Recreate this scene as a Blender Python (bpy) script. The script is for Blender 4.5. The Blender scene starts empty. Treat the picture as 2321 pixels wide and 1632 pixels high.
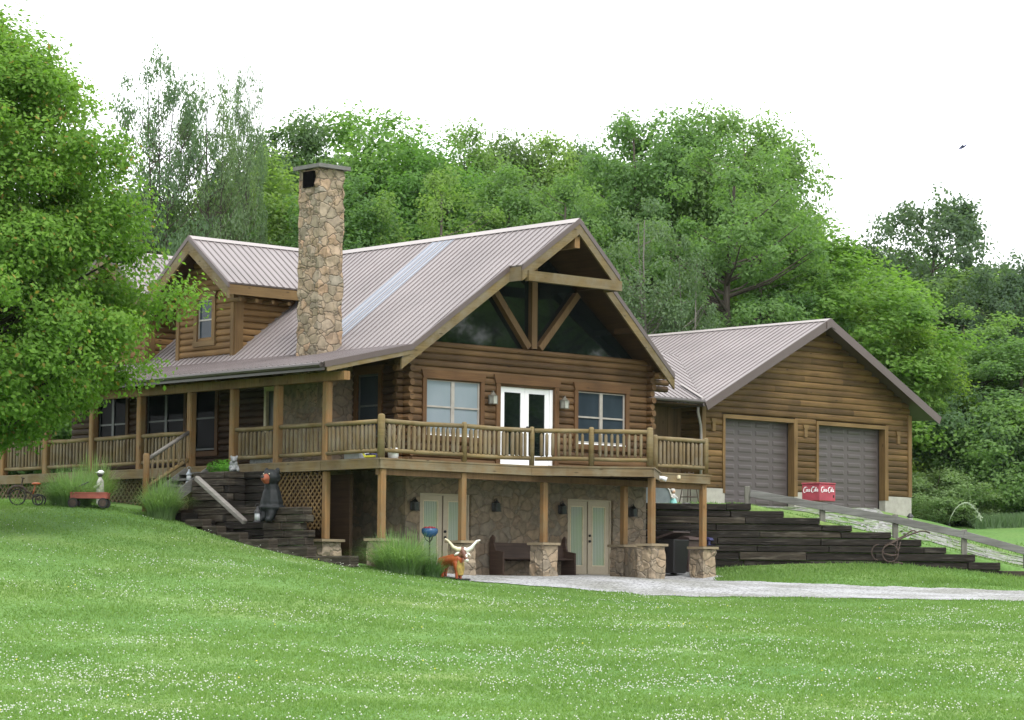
import bpy, bmesh, math, random
import numpy as np
from math import radians as R, sin, cos, pi, sqrt, floor
from mathutils import Vector, Matrix
random.seed(7)
SC = bpy.context.scene
COL = SC.collection

# ------------------------------------------------------------------ camera
F_PX, PITCH, ROLL, YAW = 6100.1, 0.0859407, -0.00880254, 0.743326
PW, PH = 2321.0, 1632.0
_d0 = Vector((0, cos(PITCH), sin(PITCH))); _r0 = Vector((1, 0, 0)); _u0 = _r0.cross(_d0)
_r = cos(ROLL) * _r0 - sin(ROLL) * _u0; _u = sin(ROLL) * _r0 + cos(ROLL) * _u0
_M = Matrix(((cos(YAW), sin(YAW), 0), (-sin(YAW), cos(YAW), 0), (0, 0, 1)))
CR, CU, CD = _M @ _r, _M @ _u, _M @ _d0
RH, DH = _M @ Vector((1, 0, 0)), _M @ Vector((0, 1, 0))      # level right / level forward
CAM = Vector((-49.3904, -51.3443, -0.4377))
cd = bpy.data.cameras.new('camera'); co = bpy.data.objects.new('camera', cd); COL.objects.link(co)
cd.sensor_width = 36; cd.lens = F_PX * 36 / PW; cd.clip_start = 0.5; cd.clip_end = 5000
mw = Matrix.Identity(4)
for i in range(3):
    mw[i][0] = CR[i]; mw[i][1] = CU[i]; mw[i][2] = -CD[i]; mw[i][3] = CAM[i]
co.matrix_world = mw
SC.camera = co

# ------------------------------------------------------------------ sky, sun, exposure
SUN_EL, SUN_AZ = R(56), R(-15)          # direction the light comes from, azimuth from +X
W = bpy.data.worlds.new('World'); SC.world = W; W.use_nodes = True
nt = W.node_tree; nt.nodes.clear()
sky = nt.nodes.new('ShaderNodeTexSky'); sky.sky_type = 'NISHITA'; sky.sun_disc = False
SDIR = Vector((-0.62, -0.62, 0)).normalized()
SDIR = (RH * 0.35 - DH * 0.94).normalized()
sky.sun_elevation = SUN_EL; sky.sun_rotation = math.atan2(SDIR.x, SDIR.y)
tc = nt.nodes.new('ShaderNodeTexCoord')
nz = nt.nodes.new('ShaderNodeTexNoise'); nz.inputs['Scale'].default_value = 2.2; nz.inputs['Detail'].default_value = 4
nt.links.new(tc.outputs['Generated'], nz.inputs['Vector'])
rp = nt.nodes.new('ShaderNodeValToRGB')
rp.color_ramp.elements[0].position = .3; rp.color_ramp.elements[0].color = (.88, .90, .925, 1)
rp.color_ramp.elements[1].position = .7; rp.color_ramp.elements[1].color = (1, 1, 1, 1)
nt.links.new(nz.outputs['Fac'], rp.inputs['Fac'])
sc_ = nt.nodes.new('ShaderNodeVectorMath'); sc_.operation = 'SCALE'; sc_.inputs['Scale'].default_value = 8.5
nt.links.new(rp.outputs['Color'], sc_.inputs[0])
mx = nt.nodes.new('ShaderNodeMix'); mx.data_type = 'RGBA'; mx.inputs[0].default_value = .9
nt.links.new(sky.outputs['Color'], mx.inputs[6]); nt.links.new(sc_.outputs['Vector'], mx.inputs[7])
bg = nt.nodes.new('ShaderNodeBackground'); bg.inputs['Strength'].default_value = .11
nt.links.new(mx.outputs[2], bg.inputs['Color'])
wo = nt.nodes.new('ShaderNodeOutputWorld'); nt.links.new(bg.outputs[0], wo.inputs[0])
sl = bpy.data.lights.new('sun', 'SUN'); sl.energy = 1.0; sl.angle = R(14); sl.color = (1, .96, .9)
so = bpy.data.objects.new('sun', sl); COL.objects.link(so)
so.rotation_euler = (SDIR * cos(SUN_EL) + Vector((0, 0, sin(SUN_EL)))).to_track_quat('Z', 'Y').to_euler()
SC.view_settings.view_transform = 'Standard'; SC.view_settings.look = 'None'
SC.view_settings.gamma = 1; SC.view_settings.exposure = 1.4
SC.cycles.max_bounces = 8; SC.cycles.diffuse_bounces = 6; SC.cycles.transmission_bounces = 6; SC.cycles.volume_bounces = 0; SC.cycles.transparent_max_bounces = 4
SC.cycles.caustics_reflective = False; SC.cycles.caustics_refractive = False

# ------------------------------------------------------------------ picking points
def ray(px, py): return CD + CR * ((px - PW / 2) / F_PX) - CU * ((py - PH / 2) / F_PX)
def hit(px, py, x=None, y=None, z=None, t=None):
    v = ray(px, py)
    if x is not None: k = (x - CAM.x) / v.x
    elif y is not None: k = (y - CAM.y) / v.y
    elif z is not None: k = (z - CAM.z) / v.z
    else: k = t / v.dot(DH)
    return CAM + v * k
def st(x, y):
    a = Vector((x - CAM.x, y - CAM.y, 0)); return a.dot(RH), a.dot(DH)
def ST(s, t, z=0):
    p = CAM + RH * s + DH * t; return Vector((p.x, p.y, z))

# ------------------------------------------------------------------ materials
MATS = {}
def newmat(name):
    m = bpy.data.materials.new(name); m.use_nodes = True; MATS[name] = m
    return m, m.node_tree, m.node_tree.nodes['Principled BSDF']
def N(t, typ, **kw):
    n = t.nodes.new(typ)
    for k, v in kw.items():
        if k in n.inputs: n.inputs[k].default_value = v
        else: setattr(n, k, v)
    return n
def L(t, a, b): t.links.new(a, b)
def ramp(t, fac, stops):
    n = t.nodes.new('ShaderNodeValToRGB'); e = n.color_ramp.elements
    while len(e) < len(stops): e.new(.5)
    for x, (p, c) in zip(e, stops): x.position = p; x.color = (*c, 1)
    L(t, fac, n.inputs['Fac']); return n.outputs['Color']
def mixc(t, a, b, fac, mode='MIX'):
    n = t.nodes.new('ShaderNodeMix'); n.data_type = 'RGBA'; n.blend_type = mode
    if hasattr(fac, 'is_linked'): L(t, fac, n.inputs[0])
    else: n.inputs[0].default_value = fac
    for v, i in ((a, 6), (b, 7)):
        if hasattr(v, 'is_linked'): L(t, v, n.inputs[i])
        else: n.inputs[i].default_value = (*v, 1)
    return n.outputs[2]
def mapped(t, scale, coord='Object'):
    c = t.nodes.new('ShaderNodeTexCoord'); m = t.nodes.new('ShaderNodeMapping')
    m.inputs['Scale'].default_value = scale; L(t, c.outputs[coord], m.inputs['Vector']); return m.outputs['Vector']
def bump(t, b, h, s, d=.02):
    n = t.nodes.new('ShaderNodeBump'); n.inputs['Strength'].default_value = s; n.inputs['Distance'].default_value = d
    L(t, h, n.inputs['Height']); L(t, n.outputs['Normal'], b.inputs['Normal'])

def flat(name, c, rough=.6, metal=0, spec=.5, var=.12, sc=6):
    m, t, b = newmat(name)
    n = N(t, 'ShaderNodeTexNoise', Scale=sc, Detail=4); L(t, mapped(t, (1, 1, 1)), n.inputs['Vector'])
    lo = tuple(v * (1 - var) for v in c); hi = tuple(min(1, v * (1 + var)) for v in c)
    L(t, ramp(t, n.outputs['Fac'], [(.3, lo), (.7, hi)]), b.inputs['Base Color'])
    b.inputs['Roughness'].default_value = rough; b.inputs['Metallic'].default_value = metal
    b.inputs['Specular IOR Level'].default_value = spec
    return m
def wood(name, dark, light, axis='z', row=0, knots=True, rough=.7, grain=22, grey=None, perobj=.25, gs=(1, 1, 1), gt=(.42, .66), bp=.35):
    """grain runs along axis; row > 0 gives each course of that height its own tone"""
    dark = tuple(c * .80 for c in dark); light = tuple(c * .80 for c in light)
    m, t, b = newmat(name)
    s = [grain] * 3
    ax = {'x': (0,), 'y': (1,), 'z': (2,), 'xy': (0, 1)}[axis]
    for i in ax: s[i] = 1.1
    v = mapped(t, s)
    n = N(t, 'ShaderNodeTexNoise', Scale=1.0, Detail=5, Roughness=.6); L(t, v, n.inputs['Vector'])
    col = ramp(t, n.outputs['Fac'], [(.28, dark), (.72, light)])
    n2 = N(t, 'ShaderNodeTexNoise', Scale=.9, Detail=3); L(t, mapped(t, (1, 1, 1)), n2.inputs['Vector'])
    col = mixc(t, col, ramp(t, n2.outputs['Fac'], [(.3, (.62, .6, .58)), (.7, (1.25, 1.25, 1.25))]), .8, 'MULTIPLY')
    geo = N(t, 'ShaderNodeNewGeometry')
    tone = ramp(t, geo.outputs['Random Per Island'], [(0, (1 - perobj,) * 3), (1, (1 + perobj,) * 3)])
    col = mixc(t, col, tone, 1.0, 'MULTIPLY')
    if grey:
        n3 = N(t, 'ShaderNodeTexNoise', Scale=2.3, Detail=6, Roughness=.65); L(t, mapped(t, gs), n3.inputs['Vector'])
        f = ramp(t, n3.outputs['Fac'], [(gt[0], (0, 0, 0)), (gt[1], (.75,) * 3)])
        col = mixc(t, col, grey, f)
    if knots:
        sk = [5.0] * 3
        for i in ax: sk[i] = 1.6
        vo = N(t, 'ShaderNodeTexVoronoi', Scale=1.0); L(t, mapped(t, sk), vo.inputs['Vector'])
        k = ramp(t, vo.outputs['Distance'], [(.05, (1, 1, 1)), (.13, (0, 0, 0))])
        col = mixc(t, col, tuple(c * .5 for c in dark), k)
    L(t, col, b.inputs['Base Color']); b.inputs['Roughness'].default_value = rough
    b.inputs['Specular IOR Level'].default_value = .25
    bump(t, b, n.outputs['Fac'], bp, .01 if bp < .5 else .03)
    return m
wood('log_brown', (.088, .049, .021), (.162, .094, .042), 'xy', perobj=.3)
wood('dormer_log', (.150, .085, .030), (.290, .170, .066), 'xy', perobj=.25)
wood('garage_log', (.082, .047, .017), (.170, .102, .038), 'xy', perobj=.38)
wood('trim_brown', (.090, .046, .018), (.155, .082, .034), 'xy')
wood('trim_brown_v', (.090, .046, .018), (.155, .082, .034), 'z')
wood('trim_gold', (.135, .085, .034), (.215, .140, .06), 'xy')
wood('trim_gold_v', (.135, .080, .030), (.215, .135, .055), 'z')
wood('barge_wood', (.120, .086, .035), (.210, .152, .068), 'xy', grey=(.165, .142, .10), rough=.75)
wood('post_wood', (.168, .090, .034), (.285, .165, .068), 'z', grey=(.18, .13, .066))
wood('dark_post', (.120, .070, .032), (.190, .115, .055), 'z')
wood('rail_wood', (.150, .106, .042), (.245, .180, .080), 'xy', grey=(.20, .165, .098), knots=False)
wood('picket_wood', (.128, .092, .044), (.215, .160, .080), 'z', grey=(.17, .15, .11), knots=False, perobj=.35)
wood('deck_wood', (.135, .095, .046), (.240, .170, .088), 'xy', grey=(.17, .15, .10))
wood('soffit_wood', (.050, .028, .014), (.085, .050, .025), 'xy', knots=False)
wood('porch_log_shaded', (.040, .022, .011), (.078, .043, .021), 'xy', perobj=.3)  # darker copy of the log wood, porch shade painted into its colour
wood('plank_dark', (.075, .047, .024), (.125, .080, .042), 'z', perobj=.25)
wood('tie_dark', (.004, .0033, .0026), (.026, .021, .0165), 'xy', knots=False, rough=.85, perobj=.5, grey=(.082, .073, .063), gs=(.8, .8, 5), gt=(.53, .74), bp=.9)
wood('tie_brown', (.010, .008, .006), (.060, .048, .035), 'xy', knots=False, rough=.85, perobj=.45, grey=(.15, .135, .11), gs=(.8, .8, 5), gt=(.50, .72), bp=.9)
wood('fence_grey', (.105, .105, .10), (.20, .20, .19), 'xy', rough=.8)
wood('fence_grey_v', (.10, .10, .085), (.20, .195, .165), 'z', rough=.8)
wood('pole_grey', (.15, .14, .13), (.24, .225, .21), 'xy', knots=False)
wood('bench_wood', (.060, .038, .028), (.11, .070, .052), 'xy', knots=False, rough=.5)
wood('bark', (.060, .050, .040), (.14, .12, .10), 'z', knots=False, rough=.9, grain=9)
wood('bark_pale', (.16, .15, .13), (.30, .28, .25), 'z', knots=False, rough=.9, grain=9)

def stone(name, scale, cols, mortar=(.10, .085, .065)):
    m, t, b = newmat(name)
    v = mapped(t, (scale, scale, scale * 1.25))
    nn = N(t, 'ShaderNodeTexNoise', Scale=1.3, Detail=2); L(t, v, nn.inputs['Vector'])
    vm = N(t, 'ShaderNodeVectorMath', operation='MULTIPLY_ADD'); L(t, nn.outputs['Color'], vm.inputs[0])
    vm.inputs[1].default_value = (.8,) * 3; L(t, v, vm.inputs[2])
    v1 = N(t, 'ShaderNodeTexVoronoi', Scale=1.0); v2 = N(t, 'ShaderNodeTexVoronoi', Scale=1.0, feature='DISTANCE_TO_EDGE')
    L(t, vm.outputs[0], v1.inputs['Vector']); L(t, vm.outputs[0], v2.inputs['Vector'])
    sp = N(t, 'ShaderNodeSeparateColor'); L(t, v1.outputs['Color'], sp.inputs[0])
    k = len(cols)
    col = ramp(t, sp.outputs[0], [(i / (k - 1), c) for i, c in enumerate(cols)])
    n2 = N(t, 'ShaderNodeTexNoise', Scale=7, Detail=5); L(t, mapped(t, (1, 1, 1)), n2.inputs['Vector'])
    col = mixc(t, col, ramp(t, n2.outputs['Fac'], [(.3, (.7, .7, .68)), (.7, (1.2, 1.18, 1.15))]), .9, 'MULTIPLY')
    e = ramp(t, v2.outputs['Distance'], [(.0, (1, 1, 1)), (.035, (0, 0, 0))])
    col = mixc(t, col, mortar, e)
    L(t, col, b.inputs['Base Color']); b.inputs['Roughness'].default_value = .85
    b.inputs['Specular IOR Level'].default_value = .2
    h = ramp(t, v2.outputs['Distance'], [(.0, (0, 0, 0)), (.10, (1, 1, 1))])
    bump(t, b, mixc(t, h, n2.outputs['Color'], .25), .9, .035)
    return m
stone('stone_wall', 2.9, [(.235, .185, .13), (.200, .168, .13), (.265, .20, .135), (.215, .185, .145), (.275, .215, .155), (.225, .17, .122)], (.165, .138, .105))
stone('stone_pier', 3.0, [(.285, .225, .158), (.235, .20, .155), (.31, .235, .16), (.255, .215, .162), (.325, .255, .175)], (.185, .155, .118))
stone('stone_chimney', 3.2, [(.275, .225, .155), (.225, .195, .145), (.30, .23, .16), (.245, .21, .155), (.335, .235, .155), (.245, .22, .175)], (.10, .083, .062))
flat('cap_stone', (.22, .175, .11), .85)
flat('slab_cap', (.125, .125, .115), .85)
flat('mortar_block', (.33, .315, .28), .9)
def metal_roof(name, c, rough=.42):
    m, t, b = newmat(name)
    n = N(t, 'ShaderNodeTexNoise', Scale=.6, Detail=5); L(t, mapped(t, (1, 1, 1)), n.inputs['Vector'])
    L(t, ramp(t, n.outputs['Fac'], [(.3, tuple(x * .88 for x in c)), (.7, tuple(x * 1.1 for x in c))]), b.inputs['Base Color'])
    b.inputs['Roughness'].default_value = rough; b.inputs['Specular IOR Level'].default_value = .5
    return m
metal_roof('roof_metal', (.234, .208, .206)); metal_roof('roof_rib', (.165, .142, .141)); metal_roof('roof_pale', (.215, .236, .280), .36)
metal_roof('trim_metal', (.085, .062, .058)); metal_roof('ridge_metal', (.30, .27, .26))
flat('gutter_metal', (.055, .045, .042), .35)
flat('white_paint', (.78, .79, .80), .35, var=.03)
flat('beige_paint', (.45, .385, .285), .45, var=.04)
flat('sash', (.30, .28, .25), .4); flat('sash_dark', (.06, .07, .07), .4)
flat('void_shade', (.004, .004, .004), .95, spec=0); flat('iron', (.012, .012, .013), .4); flat('lamp_glass', (.35, .36, .32), .15)  # the near-black first one paints the shade inside a hollow
flat('lamp_dark', (.06, .065, .065), .12); flat('lamp_bronze', (.10, .095, .075), .4)
def glass(name, c, rough=.04, spec=.22, c2=None, zlo=0, zhi=1):
    m, t, b = newmat(name)
    n = N(t, 'ShaderNodeTexNoise', Scale=1.6, Detail=2); L(t, mapped(t, (1, 1, .6)), n.inputs['Vector'])  # mottled base colour paints a faint reflection of trees into the panes
    c2 = c2 or tuple(x * 1.5 for x in c)
    L(t, ramp(t, n.outputs['Fac'], [(.35, c), (.7, c2)]), b.inputs['Base Color'])
    b.inputs['Roughness'].default_value = rough; b.inputs['Specular IOR Level'].default_value = spec
    return m
glass('glass_dark', (.0025, .004, .004), spec=.02, c2=(.007, .010, .010)); glass('glass_slate', (.022, .031, .040), spec=.25)
glass('glass_gable', (.003, .005, .005), .03, .5, (.008, .012, .011)); glass('blind', (.19, .235, .26), .12, .35, (.22, .26, .29))
def curtain_mat():
    m, t, b = newmat('curtain')
    w = N(t, 'ShaderNodeTexWave', Scale=5.5, Distortion=1.5, bands_direction='X'); L(t, mapped(t, (1, 1, .15)), w.inputs['Vector'])
    n = N(t, 'ShaderNodeTexNoise', Scale=.8); L(t, mapped(t, (1, 1, 1)), n.inputs['Vector'])
    a = ramp(t, w.outputs['Fac'], [(.2, (.27, .32, .27)), (.8, (.46, .49, .42))])
    L(t, mixc(t, a, (.32, .42, .24), ramp(t, n.outputs['Fac'], [(.4, (0, 0, 0)), (.65, (.8,) * 3)])), b.inputs['Base Color'])
    b.inputs['Roughness'].default_value = .1
curtain_mat()
flat('garage_door', (.072, .059, .059), .5, var=.06, sc=2)
flat('rust', (.055, .036, .028), .8, var=.5, sc=12)
flat('wagon_red', (.30, .075, .055), .5, var=.25); flat('tyre', (.02, .02, .02), .8)
flat('orange_paint', (.36, .075, .02), .45, var=.3); flat('horn_white', (.72, .70, .64), .4, var=.08)
flat('ochre', (.32, .22, .05), .6, var=.35, sc=14); flat('cow_brown', (.14, .055, .035), .5, var=.3)
flat('bear_black', (.009, .0115, .013), .6, spec=.3, var=.6, sc=14); flat('bear_muzzle', (.24, .065, .03), .6)
flat('grey_stone', (.20, .21, .22), .8, var=.4, sc=20)
flat('statue_white', (.44, .43, .40), .6, var=.2, sc=18); flat('statue_dark', (.05, .045, .04), .7); flat('skin', (.55, .36, .25), .6)
flat('teal', (.25, .58, .55), .6); flat('pink', (.5, .12, .18), .6)
flat('coke_red', (.31, .045, .066), .6, var=.22, sc=3); flat('bin_dark', (.012, .011, .012), .5); flat('bin_brown', (.075, .050, .045), .55)
flat('blue_glaze', (.025, .085, .19), .25); flat('flower_red', (.3, .03, .04), .7)
flat('galvanised', (.25, .28, .31), .35, .6); flat('yellow', (.65, .6, .04), .5); flat('straw', (.34, .27, .18), .9)
flat('white_plastic', (.75, .75, .76), .4, var=.03); flat('navy', (.05, .05, .14), .5); flat('cream', (.62, .55, .38), .5)
flat('grey_plastic', (.33, .35, .37), .5)
def leafmat(name, c, c2, tr=.3, tip=None):
    m, t, b = newmat(name)
    geo = N(t, 'ShaderNodeNewGeometry')
    n = N(t, 'ShaderNodeTexNoise', Scale=.55, Detail=3); L(t, mapped(t, (1, 1, 1)), n.inputs['Vector'])
    a = N(t, 'ShaderNodeMath', operation='MULTIPLY'); L(t, geo.outputs['Random Per Island'], a.inputs[0]); a.inputs[1].default_value = .5
    s = N(t, 'ShaderNodeMath', operation='MULTIPLY_ADD'); L(t, n.outputs['Fac'], s.inputs[0]); s.inputs[1].default_value = .9
    L(t, a.outputs[0], s.inputs[2])
    col = ramp(t, s.outputs[0], [(.3, c), (.95, c2)])
    if tip: col = mixc(t, col, tip, ramp(t, geo.outputs['Random Per Island'], [(.965, (0, 0, 0)), (.985, (.8,) * 3)]))
    oi = N(t, 'ShaderNodeObjectInfo')
    col = mixc(t, col, ramp(t, oi.outputs['Random'], [(0, (.74, .82, .84)), (.5, (1, 1, 1)), (1, (1.26, 1.14, .98))]), 1.0, 'MULTIPLY')
    b.inputs['Roughness'].default_value = .6; b.inputs['Specular IOR Level'].default_value = .14
    L(t, col, b.inputs['Base Color'])
    tl = N(t, 'ShaderNodeBsdfTranslucent'); L(t, mixc(t, col, (1.2, 1.35, .6), 1.0, 'MULTIPLY'), tl.inputs['Color'])
    ms = N(t, 'ShaderNodeMixShader'); ms.inputs[0].default_value = tr
    L(t, b.outputs[0], ms.inputs[1]); L(t, tl.outputs[0], ms.inputs[2])
    L(t, ms.outputs[0], t.nodes['Material Output'].inputs[0])
    return m
leafmat('leaf_maple', (.085, .185, .034), (.170, .310, .062), .5, (.30, .18, .06))
leafmat('leaf_mid', (.125, .220, .078), (.185, .295, .108), .55); leafmat('leaf_bright', (.118, .232, .060), (.185, .315, .085), .54)
leafmat('leaf_lime', (.145, .260, .060), (.215, .340, .085), .52); leafmat('leaf_dark', (.090, .160, .080), (.130, .210, .100), .52)
leafmat('leaf_grey', (.125, .190, .105), (.180, .250, .140), .52); leafmat('leaf_oak', (.085, .138, .080), (.128, .182, .100), .5)
leafmat('leaf_willow', (.25, .33, .15), (.31, .40, .19), .5); leafmat('leaf_reed', (.13, .20, .095), (.19, .27, .13), .42)
leafmat('leaf_clump', (.100, .190, .075), (.22, .33, .16), .45); leafmat('leaf_plant', (.06, .19, .02), (.11, .30, .035), .35)
leafmat('grass_blade', (.100, .190, .056), (.166, .268, .088), .45)
flat('clover', (.50, .53, .46), .8, var=.05); flat('water', (.27, .33, .22), .2)
def ground_mat():
    m, t, b = newmat('lawn')
    n = N(t, 'ShaderNodeTexNoise', Scale=.22, Detail=6, Roughness=.6); L(t, mapped(t, (1, 1, 1)), n.inputs['Vector'])
    n2 = N(t, 'ShaderNodeTexNoise', Scale=9, Detail=4); L(t, mapped(t, (1, 1, 1)), n2.inputs['Vector'])
    col = ramp(t, n.outputs['Fac'], [(.3, (.086, .180, .050)), (.5, (.115, .210, .062)), (.7, (.165, .228, .078))])
    L(t, mixc(t, col, ramp(t, n2.outputs['Fac'], [(.3, (.7, .72, .65)), (.7, (1.2, 1.2, 1.15))]), 1, 'MULTIPLY'), b.inputs['Base Color'])
    b.inputs['Roughness'].default_value = .95; b.inputs['Specular IOR Level'].default_value = .1
    m, t, b = newmat('gravel')
    v = N(t, 'ShaderNodeTexVoronoi', Scale=19); L(t, mapped(t, (1, 1, 1)), v.inputs['Vector'])
    sp = N(t, 'ShaderNodeSeparateColor'); L(t, v.outputs['Color'], sp.inputs[0])
    n = N(t, 'ShaderNodeTexNoise', Scale=.5, Detail=6); L(t, mapped(t, (1, 1, 1)), n.inputs['Vector'])
    col = ramp(t, sp.outputs[0], [(.0, (.11, .11, .108)), (.3, (.27, .272, .275)), (1, (.42, .427, .435))])
    L(t, mixc(t, col, ramp(t, n.outputs['Fac'], [(.38, (.66, .66, .60)), (.60, (1.05, 1.05, 1.06))]), 1, 'MULTIPLY'), b.inputs['Base Color'])
    b.inputs['Roughness'].default_value = .9
    bump(t, b, sp.outputs[0], .8, .02)
def worn_gravel():
    m, t, b = newmat('gravel_worn')
    v = N(t, 'ShaderNodeTexVoronoi', Scale=13); L(t, mapped(t, (1, 1, 1)), v.inputs['Vector'])
    sp = N(t, 'ShaderNodeSeparateColor'); L(t, v.outputs['Color'], sp.inputs[0])
    col = ramp(t, sp.outputs[0], [(.0, (.10, .105, .09)), (.5, (.20, .20, .185)), (1, (.34, .345, .34))])
    n = N(t, 'ShaderNodeTexNoise', Scale=1.7, Detail=7, Roughness=.65); L(t, mapped(t, (1, 1, 1)), n.inputs['Vector'])
    L(t, mixc(t, col, (.12, .185, .06), ramp(t, n.outputs['Fac'], [(.46, (0, 0, 0)), (.60, (.9,) * 3)])), b.inputs['Base Color'])
    b.inputs['Roughness'].default_value = .95; b.inputs['Specular IOR Level'].default_value = .1
    bump(t, b, sp.outputs[0], .7, .02)
ground_mat(); worn_gravel()

# ------------------------------------------------------------------ mesh helpers
class Fr:                      # a wall frame: u along, n outwards, w up (or down the slope)
    def __init__(s, o, u, n, w=(0, 0, 1)):
        s.o, s.u, s.n, s.w = Vector(o), Vector(u), Vector(n), Vector(w)
    def p(s, u, n, w): return s.o + s.u * u + s.n * n + s.w * w
WORLD = Fr((0, 0, 0), (1, 0, 0), (0, 1, 0))
class MB:
    def __init__(s): s.v = []; s.f = []; s.m = []
    def add(s, vs, fs, mi=0):
        b = len(s.v); s.v += [tuple(v) for v in vs]; s.f += [tuple(b + i for i in f) for f in fs]; s.m += [mi] * len(fs)
    def fbox(s, fr, u0, u1, n0, n1, w0, w1, mi=0):
        vs = [fr.p(u, n, w) for u in (u0, u1) for n in (n0, n1) for w in (w0, w1)]
        s.add(vs, [(0, 1, 3, 2), (4, 6, 7, 5), (0, 4, 5, 1), (2, 3, 7, 6), (0, 2, 6, 4), (1, 5, 7, 3)], mi); return s
    def box(s, x0, x1, y0, y1, z0, z1, mi=0): return s.fbox(WORLD, x0, x1, y0, y1, z0, z1, mi)
    def prism(s, fr, poly, n0, n1, mi=0):        # poly in (u, w)
        k = len(poly)
        vs = [fr.p(u, n0, w) for u, w in poly] + [fr.p(u, n1, w) for u, w in poly]
        s.add(vs, [tuple(range(k)), tuple(range(2 * k - 1, k - 1, -1))] + [(i, (i + 1) % k, (i + 1) % k + k, i + k) for i in range(k)], mi); return s
    def bar(s, a, b, w, h, up=(0, 0, 1), mi=0):   # square bar a -> b
        a, b = Vector(a), Vector(b); d = (b - a); l = d.length; d.normalize()
        n = d.cross(Vector(up))
        if n.length < 1e-4: n = d.cross(Vector((0, 1, 0)))
        n.normalize(); q = n.cross(d)
        return s.fbox(Fr(a, d, n, q), 0, l, -w / 2, w / 2, -h / 2, h / 2, mi)
    def tube(s, pts, rs, k=8, mi=0, cap=True):
        pts = [Vector(p) for p in pts]
        if not hasattr(rs, '__len__'): rs = [rs] * len(pts)
        vs = []; ref = None
        for i, p in enumerate(pts):
            d = (pts[min(i + 1, len(pts) - 1)] - pts[max(i - 1, 0)]).normalized()
            if ref is None or abs(ref.dot(d)) > .95: ref = Vector((0, 0, 1)) if abs(d.z) < .9 else Vector((1, 0, 0))
            a = d.cross(ref).normalized(); b = a.cross(d)
            for j in range(k):
                an = 2 * pi * j / k; vs.append(p + (a * cos(an) + b * sin(an)) * rs[i])
        fs = [(i * k + j, i * k + (j + 1) % k, (i + 1) * k + (j + 1) % k, (i + 1) * k + j) for i in range(len(pts) - 1) for j in range(k)]
        if cap: fs += [tuple(range(k)), tuple(range((len(pts) - 1) * k, len(pts) * k))]
        s.add(vs, fs, mi); return s
    def cyl(s, a, b, r, r2=None, k=10, mi=0): return s.tube([a, b], [r, r if r2 is None else r2], k, mi)
    def lathe(s, c, prof, k=16, mi=0):           # prof: (r, z)
        c = Vector(c); vs = [c + Vector((r * cos(2 * pi * j / k), r * sin(2 * pi * j / k), z)) for r, z in prof for j in range(k)]
        fs = [(i * k + j, i * k + (j + 1) % k, (i + 1) * k + (j + 1) % k, (i + 1) * k + j) for i in range(len(prof) - 1) for j in range(k)]
        fs += [tuple(range(k)), tuple(range((len(prof) - 1) * k, len(prof) * k))]
        s.add(vs, fs, mi); return s
    def ball(s, c, r, k=10, mi=0):
        rr = (r, r, r) if not hasattr(r, '__len__') else r; c = Vector(c)
        pr = [(max(.001, sin(pi * i / k)), -cos(pi * i / k)) for i in range(k + 1)]
        vs = [c + Vector((q * cos(2 * pi * j / k) * rr[0], q * sin(2 * pi * j / k) * rr[1], z * rr[2])) for q, z in pr for j in range(k)]
        fs = [(i * k + j, i * k + (j + 1) % k, (i + 1) * k + (j + 1) % k, (i + 1) * k + j) for i in range(k) for j in range(k)]
        s.add(vs, fs, mi); return s
    def build(s, name, mats, parent=None, loc=None, smooth=False, bevel=0):
        if isinstance(mats, str): mats = [mats]
        off = Vector(loc) if loc is not None else Vector((0, 0, 0))
        if parent is not None and loc is None: off = Vector(parent.get('_base', (0, 0, 0)))
        me = bpy.data.meshes.new(name)
        me.from_pydata([tuple(Vector(v) - off) for v in s.v], [], s.f)
        for q in mats: me.materials.append(MATS[q])
        me.polygons.foreach_set('material_index', s.m)
        bm = bmesh.new(); bm.from_mesh(me); bmesh.ops.recalc_face_normals(bm, faces=bm.faces)
        if bevel: bmesh.ops.bevel(bm, geom=bm.edges[:], offset=bevel, segments=1, affect='EDGES')
        bm.to_mesh(me); bm.free()
        if smooth: me.polygons.foreach_set('use_smooth', [True] * len(me.polygons))
        o = bpy.data.objects.new(name, me); COL.objects.link(o)
        if parent is not None:
            o.parent = parent; o['_base'] = list(off)
        elif loc is not None: o.location = loc
        return o
def tag(o, label, cat, group=None):
    o['label'] = label; o['category'] = cat
    if group: o['group'] = group
    return o
def thing(name, label, cat, loc=(0, 0, 0), group=None):
    o = bpy.data.objects.new(name, None); COL.objects.link(o); o.location = loc; o['_base'] = list(loc); o.empty_display_size = .2
    return tag(o, label, cat, group)
def copy_tree(o, parent=None):
    c = o.copy(); COL.objects.link(c)
    if parent: c.parent = parent
    for ch in list(o.children): copy_tree(ch, c)
    return c
def kind(o, k): o['kind'] = k; return o
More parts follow.
